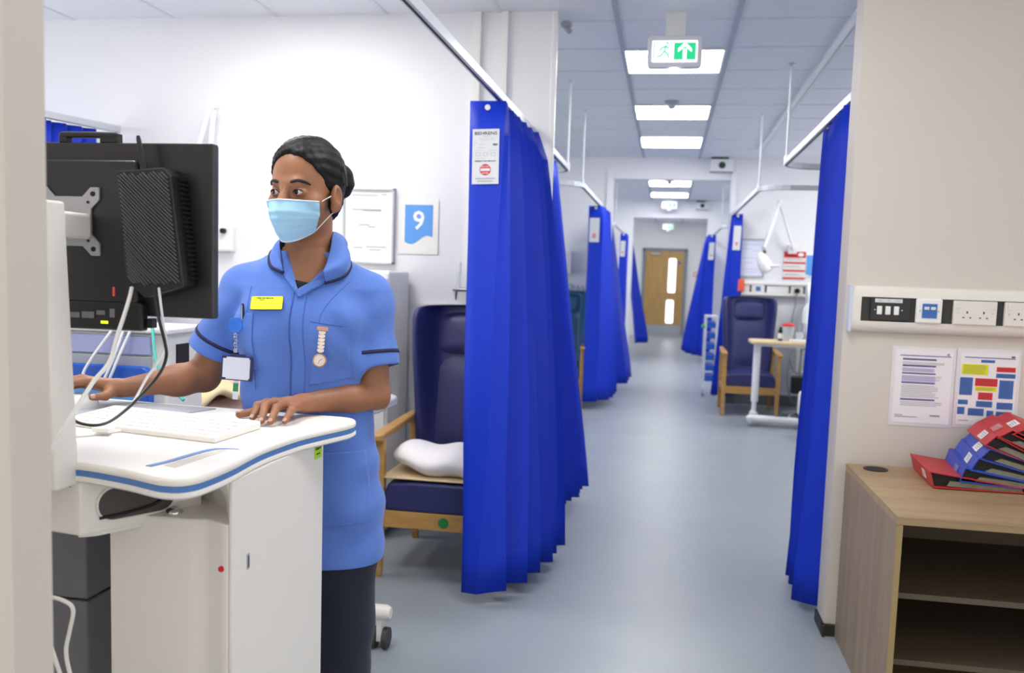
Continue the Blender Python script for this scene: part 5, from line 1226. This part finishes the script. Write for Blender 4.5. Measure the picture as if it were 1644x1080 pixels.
def nail(c, d, nrm, w, l, h=.0003):
    d = Vector(d).normalized(); n_ = Vector(nrm).normalized(); n_ = (n_-d*n_.dot(d)).normalized(); s = d.cross(n_)
    rows = []
    for i in range(7):
        u = i/6; r = []
        for j in range(7):
            v = j/6*2-1; ww = w*(1-.35*max(0, u-.6)/.4-.25*max(0, .25-u)/.25)
            r.append(Vector(c)+d*(u-.35)*l+s*v*ww+n_*(-.35*ww*v*v+h))
        rows.append(r)
    return rows
for FG, hb, nm in ((FL, THL, 'L'), (FR, THR, 'R')):
    for n_, (a, b, c) in FG.items():
        a, b, c = Vector(a), Vector(b), Vector(c); d = (c-b).normalized(); n_u = (Vector((0, 0, 1))-d*d.z).normalized(); r = (.0076 if n_ == 'little' else .0086)-.0014
        MB().grid(nail(c+n_u*r+d*.001, d, n_u, .0052, .0105)).build('fingernail', 'nail', bodyo, smooth=2, solid=.0005)
    c, b = Vector(hb[2]), Vector(hb[1]); d = (c-b).normalized(); n_u = Vector((-.2, -.2, 1)) if nm == 'L' else Vector((.7, -.6, .4)); n_u = (n_u-d*n_u.dot(d)).normalized()
    MB().grid(nail(c+n_u*.0078, d, n_u, .0062, .012)).build('fingernail', 'nail', bodyo, smooth=2, solid=.0005)

# eyes, brows
gz = Vector(hw((-.30, .95, -.05)))-Vector(hw((0, 0, 0))); gz.normalize()
for s in (-1, 1):
    c = Vector(hw((s*.0315, .0775, -.017)))
    eb = MB().ball(tuple(c), .0128, 24, 16).build('eyeball', 'eyew', NUR, smooth=2)
    ga = gz.orthogonal().normalized(); gb = gz.cross(ga)
    for nm, ang, rr_, mm in (('iris', .50, .01295, 'iris'),):
        rows = [[c+gz*rr_*math.cos(t_)+(ga*math.cos(q)+gb*math.sin(q))*rr_*math.sin(t_) for q in [2*PI*k/24 for k in range(24)]] for t_ in (ang, ang*.66, ang*.33, .01)]
        MB().grid(rows, close=True).build(nm, mm, eb, smooth=2)
    # brow and lash line
    br = [(s*.012, .0915, .003), (s*.022, .0930, .0065), (s*.034, .0888, .0085), (s*.046, .0788, .0065), (s*.054, .068, .001)]
    MB().tube([tuple(hw(q)) for q in smooth_path(br, 4)], [.0016+.0030*math.sin(PI*min(1, .18+.8*i/16)) for i in range(17)], 8).build('eyebrow', 'brow', NUR, smooth=2)
    la = [(s*.0185, .0875, -.0190), (s*.024, .0915, -.0135), (s*.0315, .0925, -.0118), (s*.039, .0895, -.0135), (s*.0455, .083, -.0180)]
    MB().tube([tuple(hw(q)) for q in smooth_path(la, 4)], .0011, 6).build('lash_line', 'brow', NUR, smooth=2)

# hair
def hair(p):
    q = hl(p)
    d = ell(q, (0, -.013, .040), (.083, .106, .087))
    d = smin(d, ell(q, (0, -.050, -.025), (.066, .052, .060)), .03)
    line = q[:, 1]-(.012+.56*(q[:, 2]+.022))-.012*np.sin(np.clip(q[:, 2]*22, -1, 3))
    line = np.where(q[:, 2] < -.022, q[:, 1]+.006, line)
    line2 = line*.82
    d = smax(d, line2, .006)
    st = np.sin(q[:, 0]*420+q[:, 2]*260)*.0005+np.sin(q[:, 0]*150+q[:, 1]*60-q[:, 2]*210)*.0010
    d = d+st
    for s in (-1, 1): d = smax(d, -ell(q, (s*.082, .002, -.034), (.016, .017, .030)), .004)
    bu = ell(q, (.014, -.112, .028), (.050, .046, .050)); bu = bu+np.sin(q[:, 2]*190+q[:, 0]*120)*.0010
    return smin(d, bu, .010)
mesh_from('hair', [nets(hair, (-1.02, 1.93, 1.42), (-.72, 2.27, 1.70), .0021)], 'hair', NUR)
hb_ = []
for k in range(25):
    a = PI*k/24; x = .0865*math.cos(a); z = .040+.0885*math.sin(a); zz = z if math.sin(a) > .0 else z
    hb_.append(tuple(hw((x, -.030-.012*(1-math.sin(a)), z-.030*(1-math.sin(a))))))
rows = []
for i, p_ in enumerate(hb_):
    a = PI*i/24; o_ = Vector(p_); f_ = Vector([float(x) for x in hf]); n_ = (o_-Vector(hw((0, -.03, .03)))).normalized()*.0022
    rows.append([o_-f_*.006, o_+n_, o_+f_*.006, o_-n_])
MB().grid(rows, close=True).build('headband', mat('headband_navy', '#15161f', .45), NUR, smooth=2)
# mask
rows = []
nz, nu = 30, 31
for i in range(nz):
    v = i/(nz-1); r = []
    for j in range(nu):
        u = j/(nu-1)*2-1
        z = -.036-.100*v+.030*v*v*abs(u)**2.4
        halfw = .068-.022*max(0, v-.35)/.65
        yc = np.interp(v, [0, .25, .5, .75, 1], [.1165, .1245, .1195, .105, .084])       # centre ridge
        ye = np.interp(v, [0, .5, 1], [.050, .044, .028])                             # at the cheeks
        au = abs(u); y = ye+(yc-ye)*(1-au**1.9)
        if v < .3: y -= .003*(1-v/.3)*math.sin(PI*min(1, au*1.6))
        pl_ = [.26, .42, .58, .74]; st = sum(.0052/(1+math.exp(-(v-p_)*110)) for p_ in pl_)-.0250*max(0, v-.22)
        y += st*(1-.5*au)+.0016*math.sin(11*u+7*v)*v*(1-au)
        r.append(Vector(hw((u*halfw, y+.002, z))))
    rows.append(r)
fq = np.array([[tuple(p) for p in r] for r in rows], F32); sh_ = fq.shape; fq = fq.reshape(-1, 3); of = fq.copy()
for _ in range(14):
    d = headsdf(fq, False)-.0022; fq += (hf+np.outer((hl(fq)[:, 0])/.07*.6, hs)).astype(F32)*np.where(d < 0, -d, 0)[:, None]
dl_ = (fq-of).reshape(sh_)
for _ in range(6): dl_[1:-1, 1:-1] = np.maximum(dl_[1:-1, 1:-1]*0+.25*(dl_[:-2, 1:-1]+dl_[2:, 1:-1]+dl_[1:-1, :-2]+dl_[1:-1, 2:]), 0*dl_[1:-1, 1:-1]) if False else dl_[1:-1, 1:-1]
fq = of.reshape(sh_)+dl_; rows = [[Vector([float(x) for x in p]) for p in r] for r in fq]
mk = MB().grid(rows).build('face_mask', 'mask', NUR, smooth=2, solid=.0012)
MB().grid([[p+Vector([float(x) for x in hf])*.0012 for p in rows[0]], [p+Vector([float(x) for x in hf])*.0012 for p in rows[1]]]).build('top_edge', 'masktop', mk, smooth=2, solid=.0012)
MB().grid([[p+Vector([float(x) for x in hf])*.0012 for p in rows[-1]], [p+Vector([float(x) for x in hf])*.0012 for p in rows[-2]]]).build('bottom_edge', 'masktop', mk, smooth=2, solid=.0012)
for s in (-1, 1):
    MB().tube(smooth_path([hw((s*.0675, .052, -.040)), hw((s*.0735, .030, -.028)), hw((s*.0765, .012, -.020)), hw((s*.081, -.004, -.010))], 5), .0013, 6).build('ear_loop', 'white', mk, smooth=2)
    MB().tube(smooth_path([hw((s*.050, .036, -.104)), hw((s*.062, .024, -.085)), hw((s*.072, .008, -.066)), hw((s*.080, -.006, -.052))], 5), .0013, 6).build('ear_loop', 'white', mk, smooth=2)

# tunic
def vcut(p):   # open V neckline at the front
    x, z = p[:, 0], p[:, 2]
    A, B, T = (-.915, 1.385), (-.792, 1.385), (-.866, 1.287)
    def edge(P, Q):
        e = (Q[0]-P[0], Q[1]-P[1]); L = math.hypot(*e); return ((x-P[0])*e[1]-(z-P[1])*e[0])/L
    d = np.maximum(edge(T, A)*-1, edge(B, T)*-1)
    d = np.maximum(d, -(x*0+1)*1.0)
    d = np.maximum(d, z-1.5)
    return np.maximum(d, p[:, 1]-2.075)
def tun_base(p):
    d = torso(p)
    d = smin(d, sleeve(p, SR, CR), .030); d = smin(d, sleeve(p, SL, CL, .060, .0655), .030)
    return d
def folds(p):
    x, y, z = p[:, 0]+.888, p[:, 1], p[:, 2]
    f = .0022*np.sin(38*z+9*x+3*np.sin(14*x))*np.exp(-((z-1.02)/.07)**2)
    f += .0035*np.sin(60*(x-.10)+44*(z-1.2))*np.exp(-((x-.13)/.05)**2-((z-1.20)/.07)**2)
    f += .0035*np.sin(60*(x+.10)-44*(z-1.2))*np.exp(-((x+.13)/.05)**2-((z-1.20)/.07)**2)
    f += .0022*np.sin(24*x+5*z+2)*np.exp(-((z-.78)/.2)**2)
    f += .0018*np.sin(52*z-18*x)*np.exp(-((np.abs(x)-.20)/.05)**2)
    f += .0025*np.sin(30*x+12*z)*np.exp(-((z-1.14)/.1)**2)
    f += .0030*np.sin(46*(z-1.0)-30*(x-.12)+2*np.sin(9*x))*np.exp(-((x-.10)/.09)**2-((z-.93)/.08)**2)
    f += .0026*np.sin(70*(x-.155)+16*(z-1.2))*np.exp(-((x-.155)/.035)**2-((z-1.16)/.11)**2)
    f += .0022*np.sin(34*z+22*x+1)*np.exp(-((x-.16)/.06)**2-((z-.72)/.10)**2)
    f += .0022*np.sin(56*(z-1.26)+35*x)*np.exp(-((x+.12)/.06)**2-((z-1.24)/.05)**2)
    f = f*1.7*np.clip((1.34-z)/.06, 0, 1)
    return f
def tunic(p):
    d = tun_base(p)+folds(p)
    for S, Cc in ((SR, CR), (SL, CL)):       # hollow cuffs
        S_, C_ = np.array(S), np.array(Cc); a = S_+(C_-S_)*.72; b = C_+(C_-S_)*.15
        d = smax(d, -cap(p, tuple(a), tuple(b), .050, .060), .003)
    d = smax(d, .600+.09*(p[:, 0]+.69)*0-p[:, 2]+.035*((p[:, 0]+.80)/.12)*-1*0, .004)
    d = smax(d, (.612-.22*(p[:, 0]+.80))*1.0*0+.615-.16*np.clip(p[:, 0]+.80, -.2, .0)*-0-p[:, 2], .003)
    d = smax(d, -smin(cap(p, (-.890, 2.122, 1.36), (-.884, 2.10, 1.52), .067), vcut(p), .006), .004)
    return smax(d, p[:, 2]-1.388, .004)
tu = mesh_from('tunic', [nets(tunic, (-1.26, 1.93, .585), (-.60, 2.30, 1.425), .0036)], 'tunic', NUR)
def surfY(x, z, f=None, y0=1.88):
    f = f or (lambda p: tun_base(p)+folds(p))
    p = np.stack([np.asarray(x, F32), np.full(len(x), y0, F32), np.asarray(z, F32)], 1)
    for _ in range(60):
        d = f(p); p[:, 1] += np.clip(d, -.02, .03)*.8
    return p[:, 1]
def conform(name, poly, m, parent, off=.002, th=.0022, step=.006, f=None):
    """flat outline in X-Z laid on the tunic front"""
    bm = bmesh.new(); vs = [bm.verts.new((x, 0, z)) for x, z in poly]; bm.faces.new(vs)
    xs = [p[0] for p in poly]; zs = [p[1] for p in poly]
    x = min(xs)+step
    while x < max(xs): bmesh.ops.bisect_plane(bm, geom=bm.verts[:]+bm.edges[:]+bm.faces[:], plane_co=(x, 0, 0), plane_no=(1, 0, 0)); x += step
    z = min(zs)+step
    while z < max(zs): bmesh.ops.bisect_plane(bm, geom=bm.verts[:]+bm.edges[:]+bm.faces[:], plane_co=(0, 0, z), plane_no=(0, 0, 1)); z += step
    V = [tuple(v.co) for v in bm.verts]; bm.verts.index_update(); Fc = [tuple(v.index for v in f_.verts) for f_ in bm.faces]; bm.free()
    Y = surfY([v[0] for v in V], [v[2] for v in V], f)-off
    mb = MB(); mb.add([Vector((v[0], float(y), v[2])) for v, y in zip(V, Y)], Fc)
    return mb.build(name, m, parent, smooth=2, solid=th)
def line_on(pts, r, m, name, parent, off=.0015, n=6):
    P = smooth_path([(x, 0, z) for x, z in pts], n); Y = surfY([p.x for p in P], [p.z for p in P])-off
    return MB().tube([(p.x, float(y), p.z) for p, y in zip(P, Y)], r, 6).build(name, m, parent, smooth=2)
# sleeve piping bands
for S, Cc, r0, r1 in ((SR, CR, .062, .067), (SL, CL, .060, .0655)):
    S_, C_ = Vector(S), Vector(Cc); ax = (C_-S_).normalized(); L_ = (C_-S_).length; a = ax.orthogonal().normalized(); b = ax.cross(a); rows = []
    for dl in (-.042, -.033):
        t_ = (L_+dl)/L_; c = S_+ax*(L_+dl); r_ = r0+(r1-r0)*t_
        pts = []
        for k in range(40):
            dr = a*math.cos(2*PI*k/40)+b*math.sin(2*PI*k/40)
            q = np.array([tuple(c+dr*(r_+.012))], F32)
            q0 = q.copy(); mvd = 0
            for _ in range(12):
                dd_ = float(tun_base(q)[0]+folds(q)[0])*.8; dd_ = max(min(dd_, mvd+.012), mvd-.022) if False else dd_
                if dd_ < 0 and mvd+abs(dd_) > .006: break
                q -= np.array([tuple(dr)], F32)*dd_; mvd -= dd_
            pts.append(Vector([float(x) for x in q[0]])+dr*.0010)
        rows.append(pts)
    MB().grid(rows, close=True).build('sleeve_piping', 'navy', tu, smooth=2, solid=.0016)
# undershirt in the neckline
conform('undershirt', [(-.882, 1.318), (-.851, 1.312), (-.864, 1.280)], 'under', NUR, off=-.008, th=.003)
# placket, pockets, seams
conform('placket', [(-.873, 1.292), (-.845, 1.292), (-.850, 1.0), (-.842, .63), (-.875, .63), (-.880, 1.0)], 'tunic', tu, off=.0012, th=.0016)
line_on([(-.8745, 1.288), (-.879, 1.15), (-.882, 1.0), (-.878, .8)], .0009, 'seam', 'seam', tu, off=.0022)
conform('chest_pocket', [(-.828, 1.222), (-.740, 1.210), (-.745, 1.085), (-.838, 1.065)], 'tunic', tu, off=.0015, th=.0022)
conform('chest_pocket', [(-1.020, 1.235), (-.962, 1.238), (-.962, 1.10), (-1.015, 1.10)], 'tunic', tu, off=.0015, th=.0022)
line_on([(-.828, 1.222), (-.740, 1.210)], .0008, 'seam', 'seam', tu, off=.003)
conform('hip_pocket', [(-.845, .903), (-.715, .905), (-.705, .86), (-.700, .73), (-.845, .715)], 'tunic', tu, off=.0015, th=.0024)
line_on([(-.985, 1.30), (-.975, 1.2), (-.965, 1.05)], .0006, 'seam', 'dart_seam', tu, off=.0004)
line_on([(-.758, 1.32), (-.800, 1.25), (-.806, 1.22)], .0006, 'seam', 'dart_seam', tu, off=.0004)
# lapels
def lift(poly, nm, off=.004): return conform(nm, poly, 'tunic', tu, off=off, th=.003)
lift([(-.806, 1.328), (-.812, 1.309), (-.832, 1.296), (-.862, 1.276), (-.8705, 1.285), (-.866, 1.298), (-.835, 1.318)], 'lapel')
lift([(-.917, 1.343), (-.904, 1.325), (-.882, 1.300), (-.868, 1.284), (-.864, 1.292), (-.880, 1.312), (-.902, 1.345)], 'lapel')
line_on([(-.806, 1.326), (-.814, 1.307), (-.835, 1.294), (-.864, 1.275)], .0008, 'seam', 'lapel_edge', tu, off=.006)
# collar: band from the neck folding down onto the shoulders
inn = [(-.913, 2.012, 1.340), (-.925, 2.035, 1.385), (-.945, 2.085, 1.418), (-.940, 2.150, 1.432), (-.890, 2.185, 1.438), (-.842, 2.165, 1.442), (-.829, 2.120, 1.436), (-.812, 2.070, 1.402), (-.806, 2.030, 1.362), (-.8085, 2.005, 1.332)]
outr = [(-.905, 2.0, 1.338), (-.945, 2.02, 1.348), (-.962, 2.06, 1.383), (-.965, 2.19, 1.385), (-.888, 2.225, 1.388), (-.815, 2.22, 1.395), (-.790, 2.13, 1.400), (-.758, 2.09, 1.374), (-.757, 2.03, 1.346), (-.800, 2.0, 1.326)]
IN = smooth_path(inn, 5); OUT = smooth_path(outr, 5)
rows = []; edge_pts = []
nr = 7
fT = lambda p: np.minimum(tun_base(p)+folds(p), 1e3)
g = []
for a, b in zip(IN, OUT):
    r = []
    for k in range(nr):
        s = k/(nr-1); p = a.lerp(b, s); p = p+Vector((0, 0, .012*math.sin(PI*s)))
        r.append(p)
    g.append(r)
allp = np.array([[tuple(p) for p in r] for r in g], F32); sh = allp.shape; fp = allp.reshape(-1, 3)
e_ = 1e-3
for _ in range(12):                       # push the leaf clear of the tunic surface
    d = fT(fp)-.0045
    gx = np.stack([fT(fp+_v(*[e_ if q == k else 0 for q in range(3)]))-fT(fp-_v(*[e_ if q == k else 0 for q in range(3)])) for k in range(3)], 1)/(2*e_)
    gx /= np.maximum(1e-4, np.linalg.norm(gx, axis=1))[:, None]
    mv = np.where(d < 0, -d, 0); mv2 = np.where((d > .004) & (np.tile(np.arange(nr), sh[0]) == nr-1), -(d-.002)*.5, 0)
    fp += gx*(mv+mv2)[:, None]
g = fp.reshape(sh)
for _ in range(5): g[1:-1, :3] = .5*g[1:-1, :3]+.25*(g[:-2, :3]+g[2:, :3])
for _ in range(2): g[1:-1] = .5*g[1:-1]+.25*(g[:-2]+g[2:])
G = [[Vector([float(x) for x in p]) for p in r] for r in g]
co = MB().grid(G).build('collar', 'tunic', tu, smooth=2, solid=.003, sub=1)
rim = [r[-1] for r in G]
MB().tube([p+Vector((0, 0, 0)) for p in rim], .0042, 8).build('collar_piping', 'navy', tu, smooth=2)
# trousers and shoes
def legs(p):
    d = None
    for x, y in ((-.795, 2.125), (-.955, 2.135)):
        l = smin(cap(p, (x, y, .62), (x+.004, y-.005, .42), .092, .082), cap(p, (x+.004, y-.005, .42), (x, y+.02, .06), .082, .070), .03)
        d = l if d is None else smin(d, l, .025)
    h_ = ell(p, (-.875, 2.12, .68), (.172, .122, .16)); d = smin(d, h_, .05)
    d = d+.004*np.sin(30*p[:, 2]+14*p[:, 0])*np.exp(-((p[:, 2]-.42)/.1)**2)
    return smax(d, .05-p[:, 2], .005)
mesh_from('trousers', [nets(legs, (-1.08, 1.97, .03), (-.66, 2.28, .80), .0062)], 'trous', NUR)
for x, y in ((-.795, 2.125), (-.955, 2.135)):
    def shoe(p, x=x, y=y): return smax(smin(ell(p, (x, y-.06, .035), (.046, .10, .036)), ell(p, (x, y+.04, .045), (.038, .06, .045)), .03), -p[:, 2]+.001, .004)
    mesh_from('shoe', [nets(shoe, (x-.06, y-.18, -.01), (x+.06, y+.12, .11), .006)], 'blk', NUR)

# ---------------------------------------------------------------- what the nurse wears pinned on (things of their own)
def at_surf(x, z, off=.003): return Vector((x, float(surfY([x], [z])[0])-off, z))
def plate_frame(c, dx=(.05, 0), rot=0):
    a = at_surf(c[0]-.02, c[1]); b = at_surf(c[0]+.02, c[1]); u = (b-a).normalized(); t0 = at_surf(c[0], c[1]-.012); t1 = at_surf(c[0], c[1]+.012); w_ = (t1-t0).normalized()
    n_ = u.cross(w_).normalized();
    if n_.y > 0: n_ = -n_
    w_ = n_.cross(u).normalized(); o_ = at_surf(c[0], c[1], .004)
    return Matrix.Translation(o_) @ Matrix((u, w_, n_)).transposed().to_4x4() @ Matrix.Rotation(rot, 4, 'Z')
X = plate_frame((-.930, 1.262), rot=math.radians(2))
t = thing('name_badge', 'yellow name badge pinned on the blue tunic', 'badge', tuple(X.translation))
bp = MB().prism(rrect(-.0375, .0375, -.017, .017, .003), (0, .002), X).build('badge_plate', 'badge', t, smooth=True)
MB().prism(rrect(-.0385, .0385, -.018, .018, .0035), (-.0008, .0002), X).build('badge_back', 'navyp', t)
text('Hello my name is...', .0055, X @ Matrix.Translation((-.004, .0125, .0021)), 'lettering', 'slot', bp, bold=.00012); text('Nurse', .004, X @ Matrix.Translation((-.012, .0075, .0021)), 'lettering', 'slot', bp)
X = Matrix.Translation((-1.006, 1.966, 1.207)) @ Matrix.Rotation(math.radians(12), 4, 'Z') @ Matrix.Rotation(PI/2, 4, 'X')
t = thing('badge_reel', 'round blue badge reel clipped at the pocket of the blue tunic', 'badge reel', tuple(X.translation))
MB().lathe([(.0175, 0), (.0185, .003), (.0175, .007), (.0, .0085)], X=X @ Matrix.Translation((0, 0, .004))).build('reel', 'bluep', t, smooth=True)
m = MB()
for k in range(5): c_ = X @ Vector((.001*(-1)**k, -.024-.0075*k, .005)); m.tube([c_+Vector((.0032*math.cos(q*PI/4), 0, .0045*math.sin(q*PI/4))) for q in range(9)], .0009, 5, cap=False)
m.build('chain', 'chrome', t, smooth=True)
MB().prism(rrect(-.0045, .0045, -.066, -.056, .002), (.003, .007), X).build('clip', 'greyl', t, bevel=.0006)
X = Matrix.Translation((-.999, 1.958, 1.104)) @ Matrix.Rotation(math.radians(12), 4, 'Z') @ Matrix.Rotation(PI/2, 4, 'X') @ Matrix.Rotation(math.radians(-3), 4, 'Z')
t = thing('card_holder', 'white card in a navy holder hanging from the blue reel', 'card holder', tuple(X.translation))
MB().prism(rrect(-.037, .037, -.029, .029, .004), (-.002, 0), X).build('holder', 'navyp', t, smooth=True)
MB().prism(rrect(-.034, .030, -.0265, .0265, .001), (0, .0012), X).build('card', 'card', t)
m = MB()
for x in (-.034, .028): 
    for y in (-.029, .023): m.prism([(x, y), (x+.008, y), (x+.008, y+.006), (x, y+.006)], (0, .0022), X)
m.build('corner_clips', 'navyp', t)
MB().prism([(-.02, .028), (.02, .028), (.017, .034), (-.017, .034)], (-.002, .0015), X).build('top_tab', 'navyp', t)
MB().prism([(-.008, -.075), (.005, -.075), (.005, -.029), (-.008, -.029)], (-.003, -.002), X).build('rear_card', 'card', t)
MB().prism([(-.0078, -.056), (.0048, -.056), (.0048, -.036), (-.0078, -.036)], (-.002, -.0015), X).build('green_band', 'lipg', t)
a_ = Vector((-.990, 1.966, 1.247))
t = thing('pen', 'dark pen clipped in the chest pocket above the blue reel', 'pen', tuple(a_))
MB().tube([a_+Vector((0, 0, .012)), a_+Vector((0, 0, .008)), a_+Vector((0, .001, -.04))], [.0025, .0042, .004], 10).build('barrel', 'navyp', t, smooth=True)
MB().tube([a_+Vector((.001, -.0055, .008)), a_+Vector((.001, -.0055, -.026))], .0011, 6).build('pocket_clip', 'steel', t, smooth=True)
X = plate_frame((-.795, 1.195), rot=math.radians(-4))
t = thing('fob_watch', 'rose gold fob watch pinned upside down on the tunic pocket', 'watch', tuple(X.translation))
MB().prism(rrect(-.0135, .0135, .006, .016, .003), (.002, .005), X).build('pin_bar', 'gold', t, smooth=True, bevel=.001)
m = MB()
for k in range(6): m.prism([(-.0075+.0006*k*0, -.001-.0085*k), (0, -.004-.0085*k), (.0075, -.001-.0085*k), (.0085, .0055-.0085*k), (-.0085, .0055-.0085*k)], (.002, .0045), X)
m.build('link_strap', mat('watch_links', '#e8d9cf', .25, metal=.7), t, bevel=.0006)
w_ = MB().lathe([(.0150, 0), (.0165, .002), (.0160, .005), (.0140, .006), (.0138, .0052), (.0, .0052)], X=X @ Matrix.Translation((0, -.064, .002))).build('case', 'gold', t, smooth=True)
MB().cyl(X @ Vector((0, -.064, .0070)), X @ Vector((0, -.064, .0078)), .0128, 28).build('dial', 'dial', w_)
m = MB()
for k in range(12):
    a = 2*PI*k/12; m.cyl(X @ Vector((.0108*math.cos(a), -.064+.0108*math.sin(a), .0079)), X @ Vector((.009*math.cos(a), -.064+.009*math.sin(a), .0079)), .0004, 5)
m.cyl(X @ Vector((0, -.064, .0080)), X @ Vector((.006, -.060, .0080)), .0005, 5); m.cyl(X @ Vector((0, -.064, .0080)), X @ Vector((-.002, -.072, .0080)), .0004, 5)
m.build('hands_and_marks', 'slot', w_)
